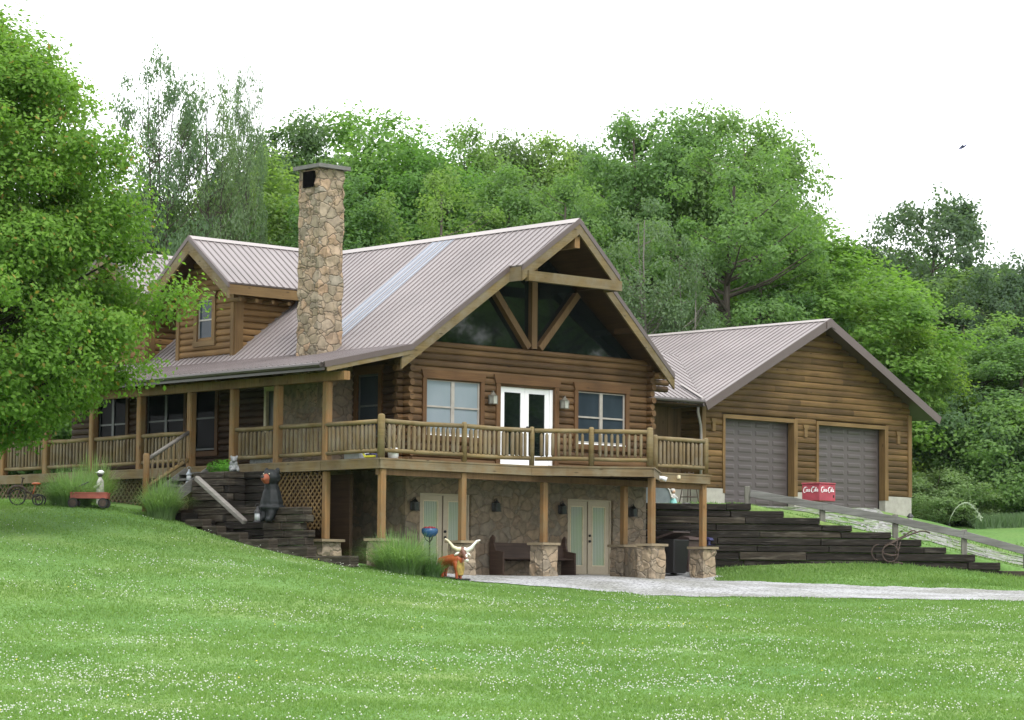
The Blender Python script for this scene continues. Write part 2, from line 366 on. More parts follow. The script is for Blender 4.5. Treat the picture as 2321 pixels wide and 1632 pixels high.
def blob(name, parts, mat, parent=None, vox=.03, sm=2, base=None):
    """one continuous skin grown over capsules and ellipsoids: ('c', pts, radii) or ('e', centre, radii)"""
    mb = MB()
    for p in parts:
        if p[0] == 'e': mb.ball(p[1], p[2], 12)
        else:
            P = [Vector(q) for q in p[1]]
            mb.tube(P, p[2], 10)
            for q, r_ in zip(P, p[2]): mb.ball(q, r_, 8)
    tmp = mb.build('tmp', mat)
    md = tmp.modifiers.new('r', 'REMESH'); md.mode = 'VOXEL'; md.voxel_size = vox
    ms = tmp.modifiers.new('s', 'SMOOTH'); ms.iterations = sm; ms.factor = .5
    dg = bpy.context.evaluated_depsgraph_get(); dg.update()
    me = bpy.data.meshes.new_from_object(tmp.evaluated_get(dg)); bpy.data.objects.remove(tmp)
    me.name = name
    off = Vector(base) if base is not None else Vector(parent.get('_base', (0, 0, 0)))
    me.transform(Matrix.Translation(-off)); me.materials.clear(); me.materials.append(MATS[mat])
    me.polygons.foreach_set('use_smooth', [True] * len(me.polygons))
    o = bpy.data.objects.new(name, me); COL.objects.link(o)
    if parent is not None: o.parent = parent; o['_base'] = list(off)
    elif base is not None: o.location = base
    return o
def mesh_np(name, verts, faces, mat, parent=None, smooth=False):
    """verts (n,3), faces (m,k) arrays"""
    me = bpy.data.meshes.new(name); n, (m, k) = len(verts), faces.shape
    me.vertices.add(n); me.vertices.foreach_set('co', verts.astype(np.float32).ravel())
    me.loops.add(m * k); me.loops.foreach_set('vertex_index', faces.astype(np.int32).ravel())
    me.polygons.add(m); me.polygons.foreach_set('loop_start', np.arange(0, m * k, k, dtype=np.int32))
    me.update(calc_edges=True); me.materials.append(MATS[mat])
    if smooth: me.polygons.foreach_set('use_smooth', [True] * m)
    o = bpy.data.objects.new(name, me); COL.objects.link(o)
    if parent is not None: o.parent = parent
    return o

# ------------------------------------------------------------------ the lie of the land
WALL_T = 73.5                                   # distance of the dark timber wall beside the drive
def wall_top(s): return np.interp(s, [3.0, 6.5, 13.9, 18, 40], [2.02, 2.02, .33, -.15, -.3])
_ctl = []
def ctl(px, py, t): p = hit(px, py, t=t); s_, t_ = st(p.x, p.y); _ctl.append((s_, t_, p.z))
for s_ in (-30, -15, 0, 15, 30):
    _ctl += [(s_, 10, -2.1), (s_, 22, -2.05), (s_, 32, -1.97)]
for s_, z_ in ((-14, -1.15), (-9, -1.2), (0, -1.32), (9, -1.36), (16, -1.36)): _ctl.append((s_, 45, z_))
for px, py, t in ((60, 1143, 70), (250, 1143, 70.5), (-150, 1140, 70), (340, 1165, 68.5), (430, 1194, 66.8), (520, 1224, 65.8), (620, 1246, 65.2), (700, 1262, 64.9),
                  (800, 1276, 64.4), (930, 1300, 63.6), (1050, 1318, 63.3), (1240, 1331, 63.4), (1430, 1345, 63.5), (1700, 1352, 63.2), (2000, 1357, 62.8), (2321, 1363, 62.4), (2600, 1365, 62),
                  (1242, 1309, 67.2), (1500, 1314, 67.6), (1592, 1316, 71), (1300, 1305, 70), (1700, 1322, 69), (2000, 1331, 68.5), (2321, 1342, 68),
                  (1680, 1284, 73.3), (1850, 1278, 73.3), (2000, 1279, 73.3), (2120, 1287, 73.3), (2230, 1299, 73.3), (2321, 1312, 73.3), (2600, 1330, 73.3),
                  (150, 1250, 58), (500, 1300, 56), (900, 1350, 55), (-100, 1240, 58)):
    ctl(px, py, t)
for x, y, z in ((-8.2, .2, .37), (-8.2, -2, .12), (-5.7, -1, .02), (-7, 1, .25), (-12, 14, 1.85), (-14, 20, 1.9), (-6, 9, 1.75), (-16, 9, 1.62), (-3, 3, 0), (2.9, -2, -.02), (3, 1, 0.05)):
    a, b = st(x, y); _ctl.append((a, b, z))
_P = np.array(_ctl)
def _phi(d2): return .5 * d2 * np.log(d2 + 1e-9)
def _solve():
    n = len(_P); A = np.zeros((n + 3, n + 3)); X = _P[:, :2] / 10
    A[:n, :n] = _phi(((X[:, None] - X[None]) ** 2).sum(-1)) + np.eye(n) * .004
    A[:n, n] = 1; A[:n, n + 1:] = X; A[n, :n] = 1; A[n + 1:, :n] = X.T
    return np.linalg.solve(A, np.append(_P[:, 2], [0, 0, 0])), X
_w, _X = _solve()
def sstep(a, b, x): q = np.clip((x - a) / (b - a), 0, 1); return q * q * (3 - 2 * q)
def gz_st(s, t):
    s, t = np.atleast_1d(np.asarray(s, float)), np.atleast_1d(np.asarray(t, float))
    q = np.stack([np.clip(s, -32, 32), np.clip(t, 5, 82)], 1) / 10
    f = _phi(((q[:, None] - _X[None]) ** 2).sum(-1)) @ _w[:-3] + _w[-3] + q @ _w[-2:]
    # upper level behind the timber wall and around the garage
    lv, en = np.interp(s, [11, 15], [2.2, 1.98]), np.interp(s, [11, 15], [82, 92])
    up = wall_top(s) + (lv - wall_top(s)) * np.where(s < 11, sstep(73.6, en, t), np.clip((t - 73.6) / (en - 73.6), 0, 1))
    up = up - .5 * np.exp(-((t - 92) / 1.2) ** 2 - ((s - 15.2) / 2.6) ** 2) * .5
    rt = sstep(2.9, 3.3, s); k = rt * sstep(73.47, 73.62, t)
    f = f * (1 - k) + up * k
    far = sstep(76, 84, t) * (1 - rt)           # behind the house
    f = f * (1 - far) + 2.1 * far
    hill = sstep(118, 260, t) * 9
    return f + hill
def gz(x, y): s, t = st(x, y); return float(gz_st(s, t)[0])
def ground_at(px, py, t0=25, t1=115):
    v = ray(px, py); k = v.dot(DH); ts = np.arange(t0, t1, .1)
    P_ = np.array([CAM + v * (a / k) for a in ts]); ss = np.array([st(p[0], p[1]) for p in P_])
    g = gz_st(ss[:, 0], ss[:, 1]); i = int(np.argmax(P_[:, 2] <= g)); return Vector((P_[i][0], P_[i][1], g[i]))

def grid_mesh(name, S, T, mat, dz=0, keep=None):
    s, t = np.meshgrid(S, T); s, t = s.ravel(), t.ravel()
    z = np.concatenate([gz_st(s[i:i + 4000], t[i:i + 4000]) for i in range(0, len(s), 4000)]) + dz
    xy = np.array([CAM.x, CAM.y])[None] + np.outer(s, [RH.x, RH.y]) + np.outer(t, [DH.x, DH.y])
    V = np.column_stack([xy, z]); nS = len(S)
    i = (np.arange(len(T) - 1)[:, None] * nS + np.arange(nS - 1)[None]).ravel()
    Fc = np.column_stack([i, i + 1, i + nS + 1, i + nS])
    if keep is not None: Fc = Fc[keep((s[i] + s[i + nS + 1]) / 2, (t[i] + t[i + nS + 1]) / 2)]
    return kind(mesh_np(name, V, Fc, mat, smooth=True), 'structure')
S_ax = np.concatenate([[-300, -200, -120, -60, -36], np.arange(-26, 26.1, .4), [36, 60, 120, 200, 300]])
T_ax = np.concatenate([[-40, -10, 5, 12, 18], np.arange(22, 70, .5), np.arange(70, 76, .06), np.arange(76, 122, 1), [130, 145, 165, 200, 260, 400]])
grid_mesh('lawn', S_ax, T_ax, 'lawn')
def inpoly(s, t, poly):
    c = np.zeros(len(s), bool); n = len(poly)
    for i in range(n):
        (a, b), (e, f) = poly[i], poly[i - 1]
        c ^= ((b > t) != (f > t)) & (s < (e - a) * (t - b) / (f - b + 1e-12) + a)
    return c
def vnoise(s, t, f=1.0):
    return (np.sin(s * f * 1.7 + 1.3 * np.sin(t * f * 1.1)) + np.sin(t * f * 2.3 + 1.7 * np.sin(s * f * .9 + 2)) + .5 * np.sin(s * f * 5.1 + t * f * 3.7)) / 2.5
LOWER = [st(*(lambda p: (p.x, p.y))(hit(px, 1330, t=t))) for px, t in ((1020, 63.9), (1120, 63.5), (1240, 63.4), (1430, 63.4), (1480, 62.8), (1700, 62.9), (2000, 62.7), (2321, 62.3), (3000, 61.5), (3000, 67.6), (2321, 68.2), (2000, 68.6), (1760, 69.2), (1640, 70.2), (1600, 73.4), (1300, 74), (1060, 72), (940, 67), (1000, 64.5))]
UPPER = [st(*(lambda p: (p.x, p.y))(hit(px, 1200, t=t))) for px, t in ((1840, 78.5), (1880, 75.6), (2030, 75.2), (2200, 74.8), (2330, 74.6), (2700, 73), (2700, 77), (2330, 78.5), (2200, 80), (2060, 80.8), (1640, 80.8), (1640, 79.5))]
def keep_low(s, t): return inpoly(s + .25 * vnoise(s, t, 1.6), t + .22 * vnoise(t, s, 1.9), LOWER)
def keep_up(s, t): return inpoly(s + .4 * vnoise(s, t, 1.3), t + .35 * vnoise(t, s, 1.5), UPPER) & (vnoise(s, t, 2.2) + .7 * vnoise(t, s, 5.3) > -.45)
grid_mesh('gravel_forecourt', np.arange(-3, 22, .12), np.arange(61, 74.2, .08), 'gravel', .018, keep_low)
grid_mesh('gravel_drive', np.arange(5, 22, .1), np.arange(73.7, 81.2, .1), 'gravel_worn', .018, keep_up)

# ------------------------------------------------------------------ building helpers
def log_wall(mb, fr, u0, u1, z0, z1, h, openings=(), shape=None, bulge=.05, back=.06, k=6, seglen=None):
    """courses of half-round logs; shape(z) gives the (u0, u1) a gable leaves at that height"""
    n = int(round((z1 - z0) / h)); h = (z1 - z0) / n
    for i in range(n):
        za = z0 + i * h; zc = za + h / 2
        a, b = shape(zc) if shape else (u0, u1)
        if b - a < .05: continue
        cuts = [(a, b)]
        for (p, q, r_, s_) in openings:
            if r_ - .01 < zc < s_ + .01:
                cuts = [c for (x, y) in cuts for c in ((x, min(y, p)), (max(x, q), y)) if c[1] - c[0] > .01]
        for (x, y) in cuts:
            xs = [x, y]
            if seglen:
                xs = [x]; rr = random.Random(i * 7 + int(x * 10))
                while xs[-1] < y: xs.append(xs[-1] + seglen * rr.uniform(.5, 1.3))
                xs[-1] = y
            for x0, x1 in zip(xs[:-1], xs[1:]):
                bb = bulge * random.uniform(.9, 1.08)
                prof = [(-back, za)] + [(bb * max(0, 1 - (2 * j / k - 1) ** 2) ** .5 - .004, za + h * j / k) for j in range(k + 1)] + [(-back, za + h)]
                m = len(prof)
                mb.add([fr.p(x0, p, w) for p, w in prof] + [fr.p(x1, p, w) for p, w in prof],
                       [tuple(range(m)), tuple(range(2 * m - 1, m - 1, -1))] + [(j, (j + 1) % m, (j + 1) % m + m, j + m) for j in range(m)])
def scan(poly, u):
    xs = []
    for i in range(len(poly)):
        (a, b), (c, d) = poly[i - 1], poly[i]
        if (a > u) != (c > u): xs.append(b + (d - b) * (u - a) / (c - a))
    xs.sort(); return list(zip(xs[::2], xs[1::2]))
def roof(fr, poly, th=.05, step=.23, rib=.022, rw=.022, u0=None):
    """sheet metal on poly (u along the eave, w down the slope), with its raised ribs"""
    mb = MB(); mb.prism(fr, poly, 0, -th, 0)
    us = [p[0] for p in poly]; u = (u0 if u0 is not None else min(us)) + .04
    while u < max(us) - .02:
        for a, b in scan(poly, u): mb.fbox(fr, u - rw, u + rw, -.004, rib, a + .004, b + .012, 1)
        u += step
    return mb
def framed_glass(parent, fr, name, u0, u1, z0, z1, dep, glassmat, sashmat, fw=.05, mull=True, mid=True, trim=None, trimw=.13, tn=.085, sill=True, glabel=None):
    """a window set in the wall: sash frame, panes, sill and timber surround"""
    mb = MB(); n0, n1 = dep - .04, dep
    mb.fbox(fr, u0, u0 + fw, n0, n1, z0, z1); mb.fbox(fr, u1 - fw, u1, n0, n1, z0, z1)
    mb.fbox(fr, u0 + fw, u1 - fw, n0, n1, z0, z0 + fw); mb.fbox(fr, u0 + fw, u1 - fw, n0, n1, z1 - fw, z1)
    uc = (u0 + u1) / 2
    if mull: mb.fbox(fr, uc - .055, uc + .055, n0, n1 + .012, z0 + fw, z1 - fw)
    zc = (z0 + z1) / 2
    spans = [(u0 + fw, uc - .055), (uc + .055, u1 - fw)] if mull else [(u0 + fw, u1 - fw)]
    if mid:
        for a, b in spans: mb.fbox(fr, a, b, n0, n1 + .006, zc - .022, zc + .022)
    w = mb.build(name, sashmat, parent)
    for a, b in spans:
        for c, d in ([(z0 + fw, zc - .022), (zc + .022, z1 - fw)] if mid else [(z0 + fw, z1 - fw)]):
            g = MB(); g.fbox(fr, a, b, n0 - .02, n0 + .018, c, d); g.build('pane', glassmat, w)
    if sill:
        s = MB(); s.fbox(fr, u0 - .02, u1 + .02, n0, n1 + .05, z0 - .03, z0 - .002); s.build('sill', 'white_paint' if sashmat == 'sash' else sashmat, w)
    if trim:
        t = MB(); tw = trimw
        t.fbox(fr, u0 - tw, u0 - .003, -.05, tn, z0 - .03, z1 + .003); t.build('trim', trim + '_v', w); t = MB(); t.fbox(fr, u1 + .003, u1 + tw, -.05, tn, z0 - .03, z1 + .003)
        t.build('trim', trim + '_v', w)
        t = MB()
        e = tw + .05
        t.prism(fr, [(u0 - e, z1 + .21), (u1 + e, z1 + .21), (u1 + e - .06, z1 + .005), (u0 - e + .06, z1 + .005)], -.05, tn + .012)
        t.build('trim', trim, w); t = MB(); t.fbox(fr, u0 - e + .03, u1 + e - .03, -.05, tn + .012, z0 - .17, z0 - .033)
        t.build('trim', trim, w)
    return w

from mathutils import noise
def roughen(o, cuts, amp, freq=3.0):
    bm = bmesh.new(); bm.from_mesh(o.data); bmesh.ops.subdivide_edges(bm, edges=bm.edges[:], cuts=cuts, use_grid_fill=True)
    bm.normal_update()
    for v in bm.verts:
        p = v.co * freq; v.co += v.normal * (amp * (noise.cell(Vector((floor(p.x * 1.3), floor(p.y * 1.3), floor(p.z * 1.7)))) - .5) + amp * .8 * noise.noise(p * 1.7))
    bm.to_mesh(o.data); bm.free(); return o
# ------------------------------------------------------------------ the log house
FL = 2.75                                   # main floor
XL, XR, YB = -5.78, 2.88, 15.0
RX, RZ, SL = -1.5, 9.16, .76                # ridge
def rz(x): return RZ - SL * abs(x - RX)
house = thing('log_house', 'brown log house with stone basement, tall gable window and mauve metal roof', 'house')
FF = Fr((0, 0, 0), (1, 0, 0), (0, -1, 0))                       # front, looking out to -Y
FS = Fr((XL, 0, 0), (0, 1, 0), (-1, 0, 0))                      # left side, looking out to -X
WIN1, WIN2, FD = (-5.17, -3.34, 3.52, 4.92), (.14, 1.93, 3.52, 4.91), (-2.64, -.71, 2.77, 4.93)
mb = MB()
log_wall(mb, FF, XL, XR, FL, 5.75, .1765, [WIN1, WIN2, FD])
mb.build('log_wall', 'log_brown', house)
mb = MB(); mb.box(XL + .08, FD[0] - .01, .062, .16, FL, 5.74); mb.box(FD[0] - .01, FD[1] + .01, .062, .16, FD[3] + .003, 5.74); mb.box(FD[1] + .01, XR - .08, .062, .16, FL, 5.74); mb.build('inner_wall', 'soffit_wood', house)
mb = MB(); SW = [(1.02, 1.86, 3.45, 5.05), (4.8, 5.75, 2.78, 4.95), (7.95, 8.95, 3.35, 5.1), (9.4, 11.2, 3.35, 5.1), (12.2, 13.6, 3.4, 5.05)]
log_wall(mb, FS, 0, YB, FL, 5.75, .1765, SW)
mb.build('log_wall', 'porch_log_shaded', house)
# crossing log ends at both front corners
mb = MB()
for i in range(17):
    z = FL + .1765 * (i + .5)
    L_ = .26 if i % 2 else .20
    mb.cyl((XL - .02, .02, z), (XL - .02, -L_, z), .085, k=10); mb.cyl((XL + .1, .1, z), (XL - L_ - .05, .1, z), .085, k=10)
mb.build('log_ends', 'log_brown', house); mb = MB()
for i in range(17):
    z = FL + .1765 * (i + .5); L_ = .26 if i % 2 else .20
    mb.cyl((XR - .05, .02, z), (XR - .05, -L_, z), .085, k=10)
    if i > 12: mb.cyl((XR - .3, .05, z), (XR + .35 + .03 * i % 2, .05, z), .085, k=10)
mb.build('log_ends', 'log_brown', house)
mb = MB(); mb.box(XR - .06, XR, .1, YB, .1, 6.0); mb.box(XL, XR, YB - .1, YB, 0, 6.0)
mb.prism(Fr((0, YB - .05, 0), (1, 0, 0), (0, 1, 0)), [(XL, 6), (XR, 6), (RX, RZ - .2)], 0, .05); mb.build('back_wall', 'log_brown', house)
# basement of fieldstone
BD1, BD2 = (-5.30, -3.57, 0.02, 2.03), (-.16, 1.53, .02, 2.03)
def holed(mb, fr, u0, u1, z0, z1, ops, n0, n1):
    us = sorted({u0, u1, *[o[0] for o in ops], *[o[1] for o in ops]})
    for a, b in zip(us[:-1], us[1:]):
        o = [q for q in ops if q[0] <= a and q[1] >= b]
        if o:
            if o[0][2] > z0: mb.fbox(fr, a, b, n0, n1, z0, o[0][2])
            mb.fbox(fr, a, b, n0, n1, o[0][3], z1)
        else: mb.fbox(fr, a, b, n0, n1, z0, z1)
mb = MB(); holed(mb, FF, XL, XR - .1, -.4, FL - .01, [BD1, BD2], -.3, .015); mb.build('stone_wall', 'stone_wall', house)
mb = MB(); mb.fbox(FS, .31, YB, -.2, .01, -.5, FL - .012); mb.build('stone_wall', 'stone_wall', house)
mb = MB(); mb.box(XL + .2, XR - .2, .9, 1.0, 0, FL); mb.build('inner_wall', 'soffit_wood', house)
for (u0, u1, z0, z1) in (BD1, BD2):
    f = MB(); n = -.10
    f.fbox(FF, u0 + .003, u0 + .05, -.28, n + .03, z0, z1 - .003); f.fbox(FF, u1 - .05, u1 - .003, -.28, n + .03, z0, z1 - .003)
    f.fbox(FF, u0 + .05, u1 - .05, -.28, n + .03, z1 - .05, z1 - .003); f.fbox(FF, u0 + .05, u1 - .05, -.28, n + .05, z0, z0 + .03)
    fr = f.build('door_frame', 'beige_paint', house)
    uc = (u0 + u1) / 2
    for a, b in ((u0 + .055, uc - .03), (uc + .012, u1 - .055)):
        d = MB(); st_ = .145
        d.fbox(FF, a, a + st_, n - .05, n, z0 + .035, z1 - .055); d.fbox(FF, b - st_, b, n - .05, n, z0 + .035, z1 - .055)
        d.fbox(FF, a + st_, b - st_, n - .05, n, z0 + .035, z0 + .26); d.fbox(FF, a + st_, b - st_, n - .05, n, z1 - .2, z1 - .055)
        d.build('door_leaf', 'beige_paint', fr)
        g = MB(); g.fbox(FF, a + st_, b - st_, n - .045, n - .018, z0 + .26, z1 - .2); g.build('pane', 'curtain', fr)
        g = MB()
        for q in (a + st_ - .003, b - st_ - .022): g.fbox(FF, q, q + .025, n - .02, n + .012, z0 + .25, z1 - .19)
        g.fbox(FF, a + st_, b - st_, n - .02, n + .012, z0 + .24, z0 + .265); g.fbox(FF, a + st_, b - st_, n - .02, n + .012, z1 - .205, z1 - .18)
        g.build('glazing_bead', 'cream', fr)
    s = MB(); s.fbox(FF, uc - .03, uc + .012, n - .05, n - .035, z0 + .035, z1 - .055); s.build('gap_strip', 'iron', fr)
    for dz in (1.05, .90):
        k = MB(); p = FF.p(uc + .055, n + .035, z0 + dz); k.ball(p, .036, 8); k.build('door_knob', 'iron', fr, smooth=True)
mb = MB(); mb.fbox(FF, BD2[0] - .1, BD2[1] + .2, .02, .55, -.1, .035); mb.build('doorstep', 'mortar_block', house)
# upper windows and the white french door
framed_glass(house, FF, 'window', *WIN1, .02, 'blind', 'sash', trim='trim_brown')
framed_glass(house, FF, 'window', *WIN2, .02, 'glass_slate', 'sash', trim='trim_brown')
u0, u1, z0, z1 = FD; n = -.06
f = MB(); f.fbox(FF, u0, u0 + .1, -.12, n + .02, z0, z1); f.fbox(FF, u1 - .1, u1, -.12, n + .045, z0, z1)
f.fbox(FF, u0 + .1, u1 - .1, -.12, n + .03, z1 - .07, z1); f.fbox(FF, u0 + .1, u1 - .1, -.12, n + .06, z0, z0 + .05)
fr = f.build('french_door', 'white_paint', house)
uc = (u0 + u1) / 2
for a, b in ((u0 + .103, uc - .004), (uc + .004, u1 - .103)):
    d = MB(); q = .14
    d.fbox(FF, a, a + q, n - .05, n, z0 + .053, z1 - .073); d.fbox(FF, b - q, b, n - .05, n, z0 + .053, z1 - .073)
    d.fbox(FF, a + q, b - q, n - .05, n, z0 + .053, z0 + .34); d.fbox(FF, a + q, b - q, n - .05, n, z1 - .2, z1 - .073)
    d.build('door_leaf', 'white_paint', fr)
    g = MB(); g.fbox(FF, a + q, b - q, n - .045, n - .02, z0 + .34, z1 - .2); g.build('pane', 'glass_gable', fr)
k = MB(); k.ball(FF.p(uc + .06, n + .045, z0 + 1.07), .035, 8); k.build('door_knob', 'iron', fr, smooth=True)
t = MB(); t.fbox(FF, u0 - .15, u0 - .003, -.05, .075, z0, z1 + .003); t.build('trim', 'trim_brown_v', fr); t = MB(); t.fbox(FF, u1 + .003, u1 + .15, -.05, .075, z0, z1 + .003); t.build('trim', 'trim_brown_v', fr)
t = MB(); t.prism(FF, [(u0 - .24, z1 + .23), (u1 + .22, z1 + .23), (u1 + .16, z1 + .005), (u0 - .18, z1 + .005)], -.05, .09); t.build('trim', 'trim_brown', fr)
# gable glass, truss
GS = 5.78
sill = MB(); sill.cyl((XL + .1, -.03, 5.80), (XR - .1, -.03, 5.80), .075, k=10); sill.build('gable_sill', 'log_brown', house)
def gl(x): return rz(x) - .40
g0, g1 = RX - (RZ - .40 - 5.86) / SL, RX + (RZ - .40 - 5.86) / SL
for a, b in ((g0, RX - .09), (RX + .09, g1)):
    poly = [(a, 5.86), (b, 5.86), (b, gl(b)), (a, gl(a))] if a > g0 else [(a, 5.86), (b, 5.86), (b, gl(b))]
    if b == g1: poly = [(a, 5.86), (b, 5.86), (a, gl(a))]
    m_ = MB(); m_.prism(FF, poly, -.06, -.03); m_.build('gable_window', 'glass_gable', house)
mb = MB(); mb.bar((RX, -.02, 5.9), (RX, -.02, 8.72), .19, .19, up=(0, 1, 0)); mb.build('king_post', 'dark_post', house)
for sgn, tx, tz in ((-1, -3.0, 7.42), (1, .08, 7.45)):
    mb = MB(); mb.bar((RX + sgn * .2, -.04, 5.92), (tx, -.04, tz), .17, .21, up=(0, 1, 0)); mb.build('brace', 'dark_post', house)
# roof planes: prow outline (x, y)
def yfront(x): return -1.25 + .15 * abs(x - RX)
def yprow(x): return -1.76 + .15 * abs(x - RX)
XE, XS = 4.78, 1.72                          # half-widths at the eave and at the prow step
RY = YB + .5
q = sqrt(1 + SL * SL)
for sgn in (-1, 1):
    xe = 4.57 if sgn < 0 else XE
    fr = Fr((RX, 0, RZ), (0, 1, 0), Vector((sgn * SL, 0, 1)).normalized(), Vector((sgn, 0, -SL)))
    poly = [(yprow(RX), 0), (RY, 0), (RY, xe), (yfront(RX + xe), xe), (yfront(RX + XS), XS), (yprow(RX + XS), XS)]
    o = roof(fr, poly, u0=-2.0).build('roof', ['roof_metal', 'roof_rib'], house)
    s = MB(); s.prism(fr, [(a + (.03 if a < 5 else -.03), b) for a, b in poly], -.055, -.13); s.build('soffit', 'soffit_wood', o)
    r_ = MB(); r_.fbox(fr, yprow(RX) - .02, RY, .026, .034, -.01, .16); r_.build('ridge_cap', 'ridge_metal', o)
    if sgn < 0:
        p_ = MB(); p_.fbox(fr, 2.92, 3.78, .006, .014, .17, xe); 
        for i in range(4): p_.fbox(fr, 2.93 + .275 * i, 2.965 + .275 * i, .014, .026, .17, xe)
        x_ = p_.build('roof_panel', 'roof_pale', o); x_['label'] = 'paler bluish replacement strip of metal roofing'
    # verge boards: timber below, metal trim above
    def verge(xa, xb, yf, drop, ext):
        a = (RX + sgn * xa, yf(RX + xa) - .02, RZ - SL * xa); b = (RX + sgn * xb, yf(RX + xb) - .02, RZ - SL * xb)
        dirv = (Vector(b) - Vector(a))
        m1 = MB(); m2 = MB(); A, B = Vector(a), Vector(b) + dirv.normalized() * ext
        def quad(mb_, top, bot, y0, y1):
            vs = [A + Vector((0, y, -h_)) for y in (y0, y1) for h_ in (top, bot)] + [B + Vector((0, y, -h_)) for y in (y0, y1) for h_ in (top, bot)]
            mb_.add(vs, [(0, 1, 3, 2), (4, 6, 7, 5), (0, 4, 5, 1), (2, 3, 7, 6), (0, 2, 6, 4), (1, 5, 7, 3)])
        quad(m1, .12, .12 + drop, 0, .06); v_ = m1.build('barge_board', 'barge_wood', house)
        quad(m2, -.03, .118, -.015, .05); m2.build('metal_trim', 'trim_metal', v_)
    verge(0, XS, yprow, .27, .02)
    verge(XS - .0, xe, yfront, .27, .42 if sgn < 0 else .06)
    m1 = MB(); x_ = RX + sgn * XS; m1.fbox(Fr((x_, 0, 0), (0, 1, 0), (sgn, 0, 0)), yprow(RX + XS) + .06, yfront(RX + XS) + .02, -.05, .012, RZ - SL * XS - .40, RZ - SL * XS - .045); m1.build('barge_return', 'barge_wood', house)
mb = MB(); mb.bar((RX - XS + .12, yprow(RX + 1.6), 7.58), (RX + XS + .02, yprow(RX + 1.6), 7.58), .16, .26); mb.build('tie_beam', 'barge_wood', house)
mb = MB(); mb.box(RX - .09, RX + .09, -1.7, -.05, 8.42, 8.72); mb.build('ridge_beam', 'post_wood', house)
mb = MB(); mb.cyl((XL + .05, .05, 5.52), (XL + .05, -.42, 5.52), .09); mb.cyl((XR + .05, .02, 5.45), (XR + .05, -.42, 5.45), .09); mb.build('purlin_end', 'post_wood', house)
mb = MB()
for x in (-4.6, -3.2, .2, 1.6): mb.bar((x, .0, rz(x) - .22), (x, yfront(x) + .05, rz(x) - .22), .12, .15)
mb.build('rafter', 'soffit_wood', house)
# porch roof: shallower slope below the crease
CX = RX - 4.57; CZ = rz(CX); PS = .222; PE = -8.86
fr = Fr((CX, 0, CZ), (0, 1, 0), Vector((-PS, 0, 1)).normalized(), Vector((-1, 0, -PS)))
poly = [(-.55, .0), (RY, .0), (RY, CX - PE), (-.55, CX - PE)]
po = roof(fr, poly, u0=-2.0).build('porch_roof', ['roof_metal', 'roof_rib'], house)
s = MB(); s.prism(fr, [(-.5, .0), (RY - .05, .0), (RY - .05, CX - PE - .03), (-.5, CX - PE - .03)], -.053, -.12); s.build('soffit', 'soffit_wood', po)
s = MB()
u = -.1
while u < RY: s.fbox(fr, u - .04, u + .04, -.24, -.121, -.1, CX - PE - .12); u += .6
s.build('rafter', 'soffit_wood', po)
m1 = MB(); m1.fbox(fr, -.60, -.552, -.13, .012, -.0, CX - PE + .03); v_ = m1.build('metal_trim', 'trim_metal', po)
m1 = MB(); m1.fbox(fr, -.585, -.545, -.24, -.131, .0, CX - PE - .02); m1.build('fascia', 'barge_wood', po)
zE = CZ - PS * (CX - PE)
m1 = MB(); m1.tube([(PE - .05, -.5, zE - .07), (PE - .05, RY, zE - .07)], .065, 8); m1.box(PE - .02, PE + .02, -.54, RY, zE - .2, zE - .055); m1.build('gutter', 'gutter_metal', po)
m1 = MB(); m1.box(-8.29, -8.11, -.62, RY, zE - .40, zE - .185); m1.build('porch_beam', 'post_wood', po)
# chimney stack and the stone breast below it
ch = MB(); ch.box(-6.66, -5.84, 2.50, 3.38, 4.2, 10.40)
chm = roughen(ch.build('chimney', 'stone_chimney', house), 30, .034)
c2 = MB(); c2.box(-6.77, -5.73, 2.39, 3.49, 10.402, 10.50); c2.build('chimney_cap', 'slab_cap', chm)
c2 = MB(); c2.box(-6.70, -6.3, 2.72, 3.16, 9.93, 10.34); c2.build('flue_opening', 'void_shade', chm)  # solid box, its black colour stands for the darkness inside the flue
m1 = MB(); m1.box(-6.62, XL - .012, 2.08, 3.95, -.3, 5.45); m1.build('chimney_breast', 'stone_wall', house)
# porch side openings
framed_glass(house, FS, 'window', *SW[0], .02, 'glass_slate', 'sash_dark', mull=False, trim='trim_brown', sill=False)
for o_ in SW[2:]: framed_glass(house, FS, 'window', *o_, .02, 'glass_dark', 'sash_dark', mull=o_[1] - o_[0] > 1.2, trim='trim_brown', sill=False)
u0, u1, z0, z1 = SW[1]
m1 = MB(); m1.fbox(FS, u0, u0 + .16, -.05, .09, z0, z1); m1.fbox(FS, u1 - .1, u1, -.05, .09, z0, z1); m1.fbox(FS, u0 + .16, u1 - .1, -.05, .09, z1 - .12, z1)
d_ = m1.build('porch_door', 'cream', house)
m1 = MB(); m1.fbox(FS, u0 + .165, u1 - .105, -.04, .0, z0, z1 - .125); m1.build('door_leaf', 'sash_dark', d_)
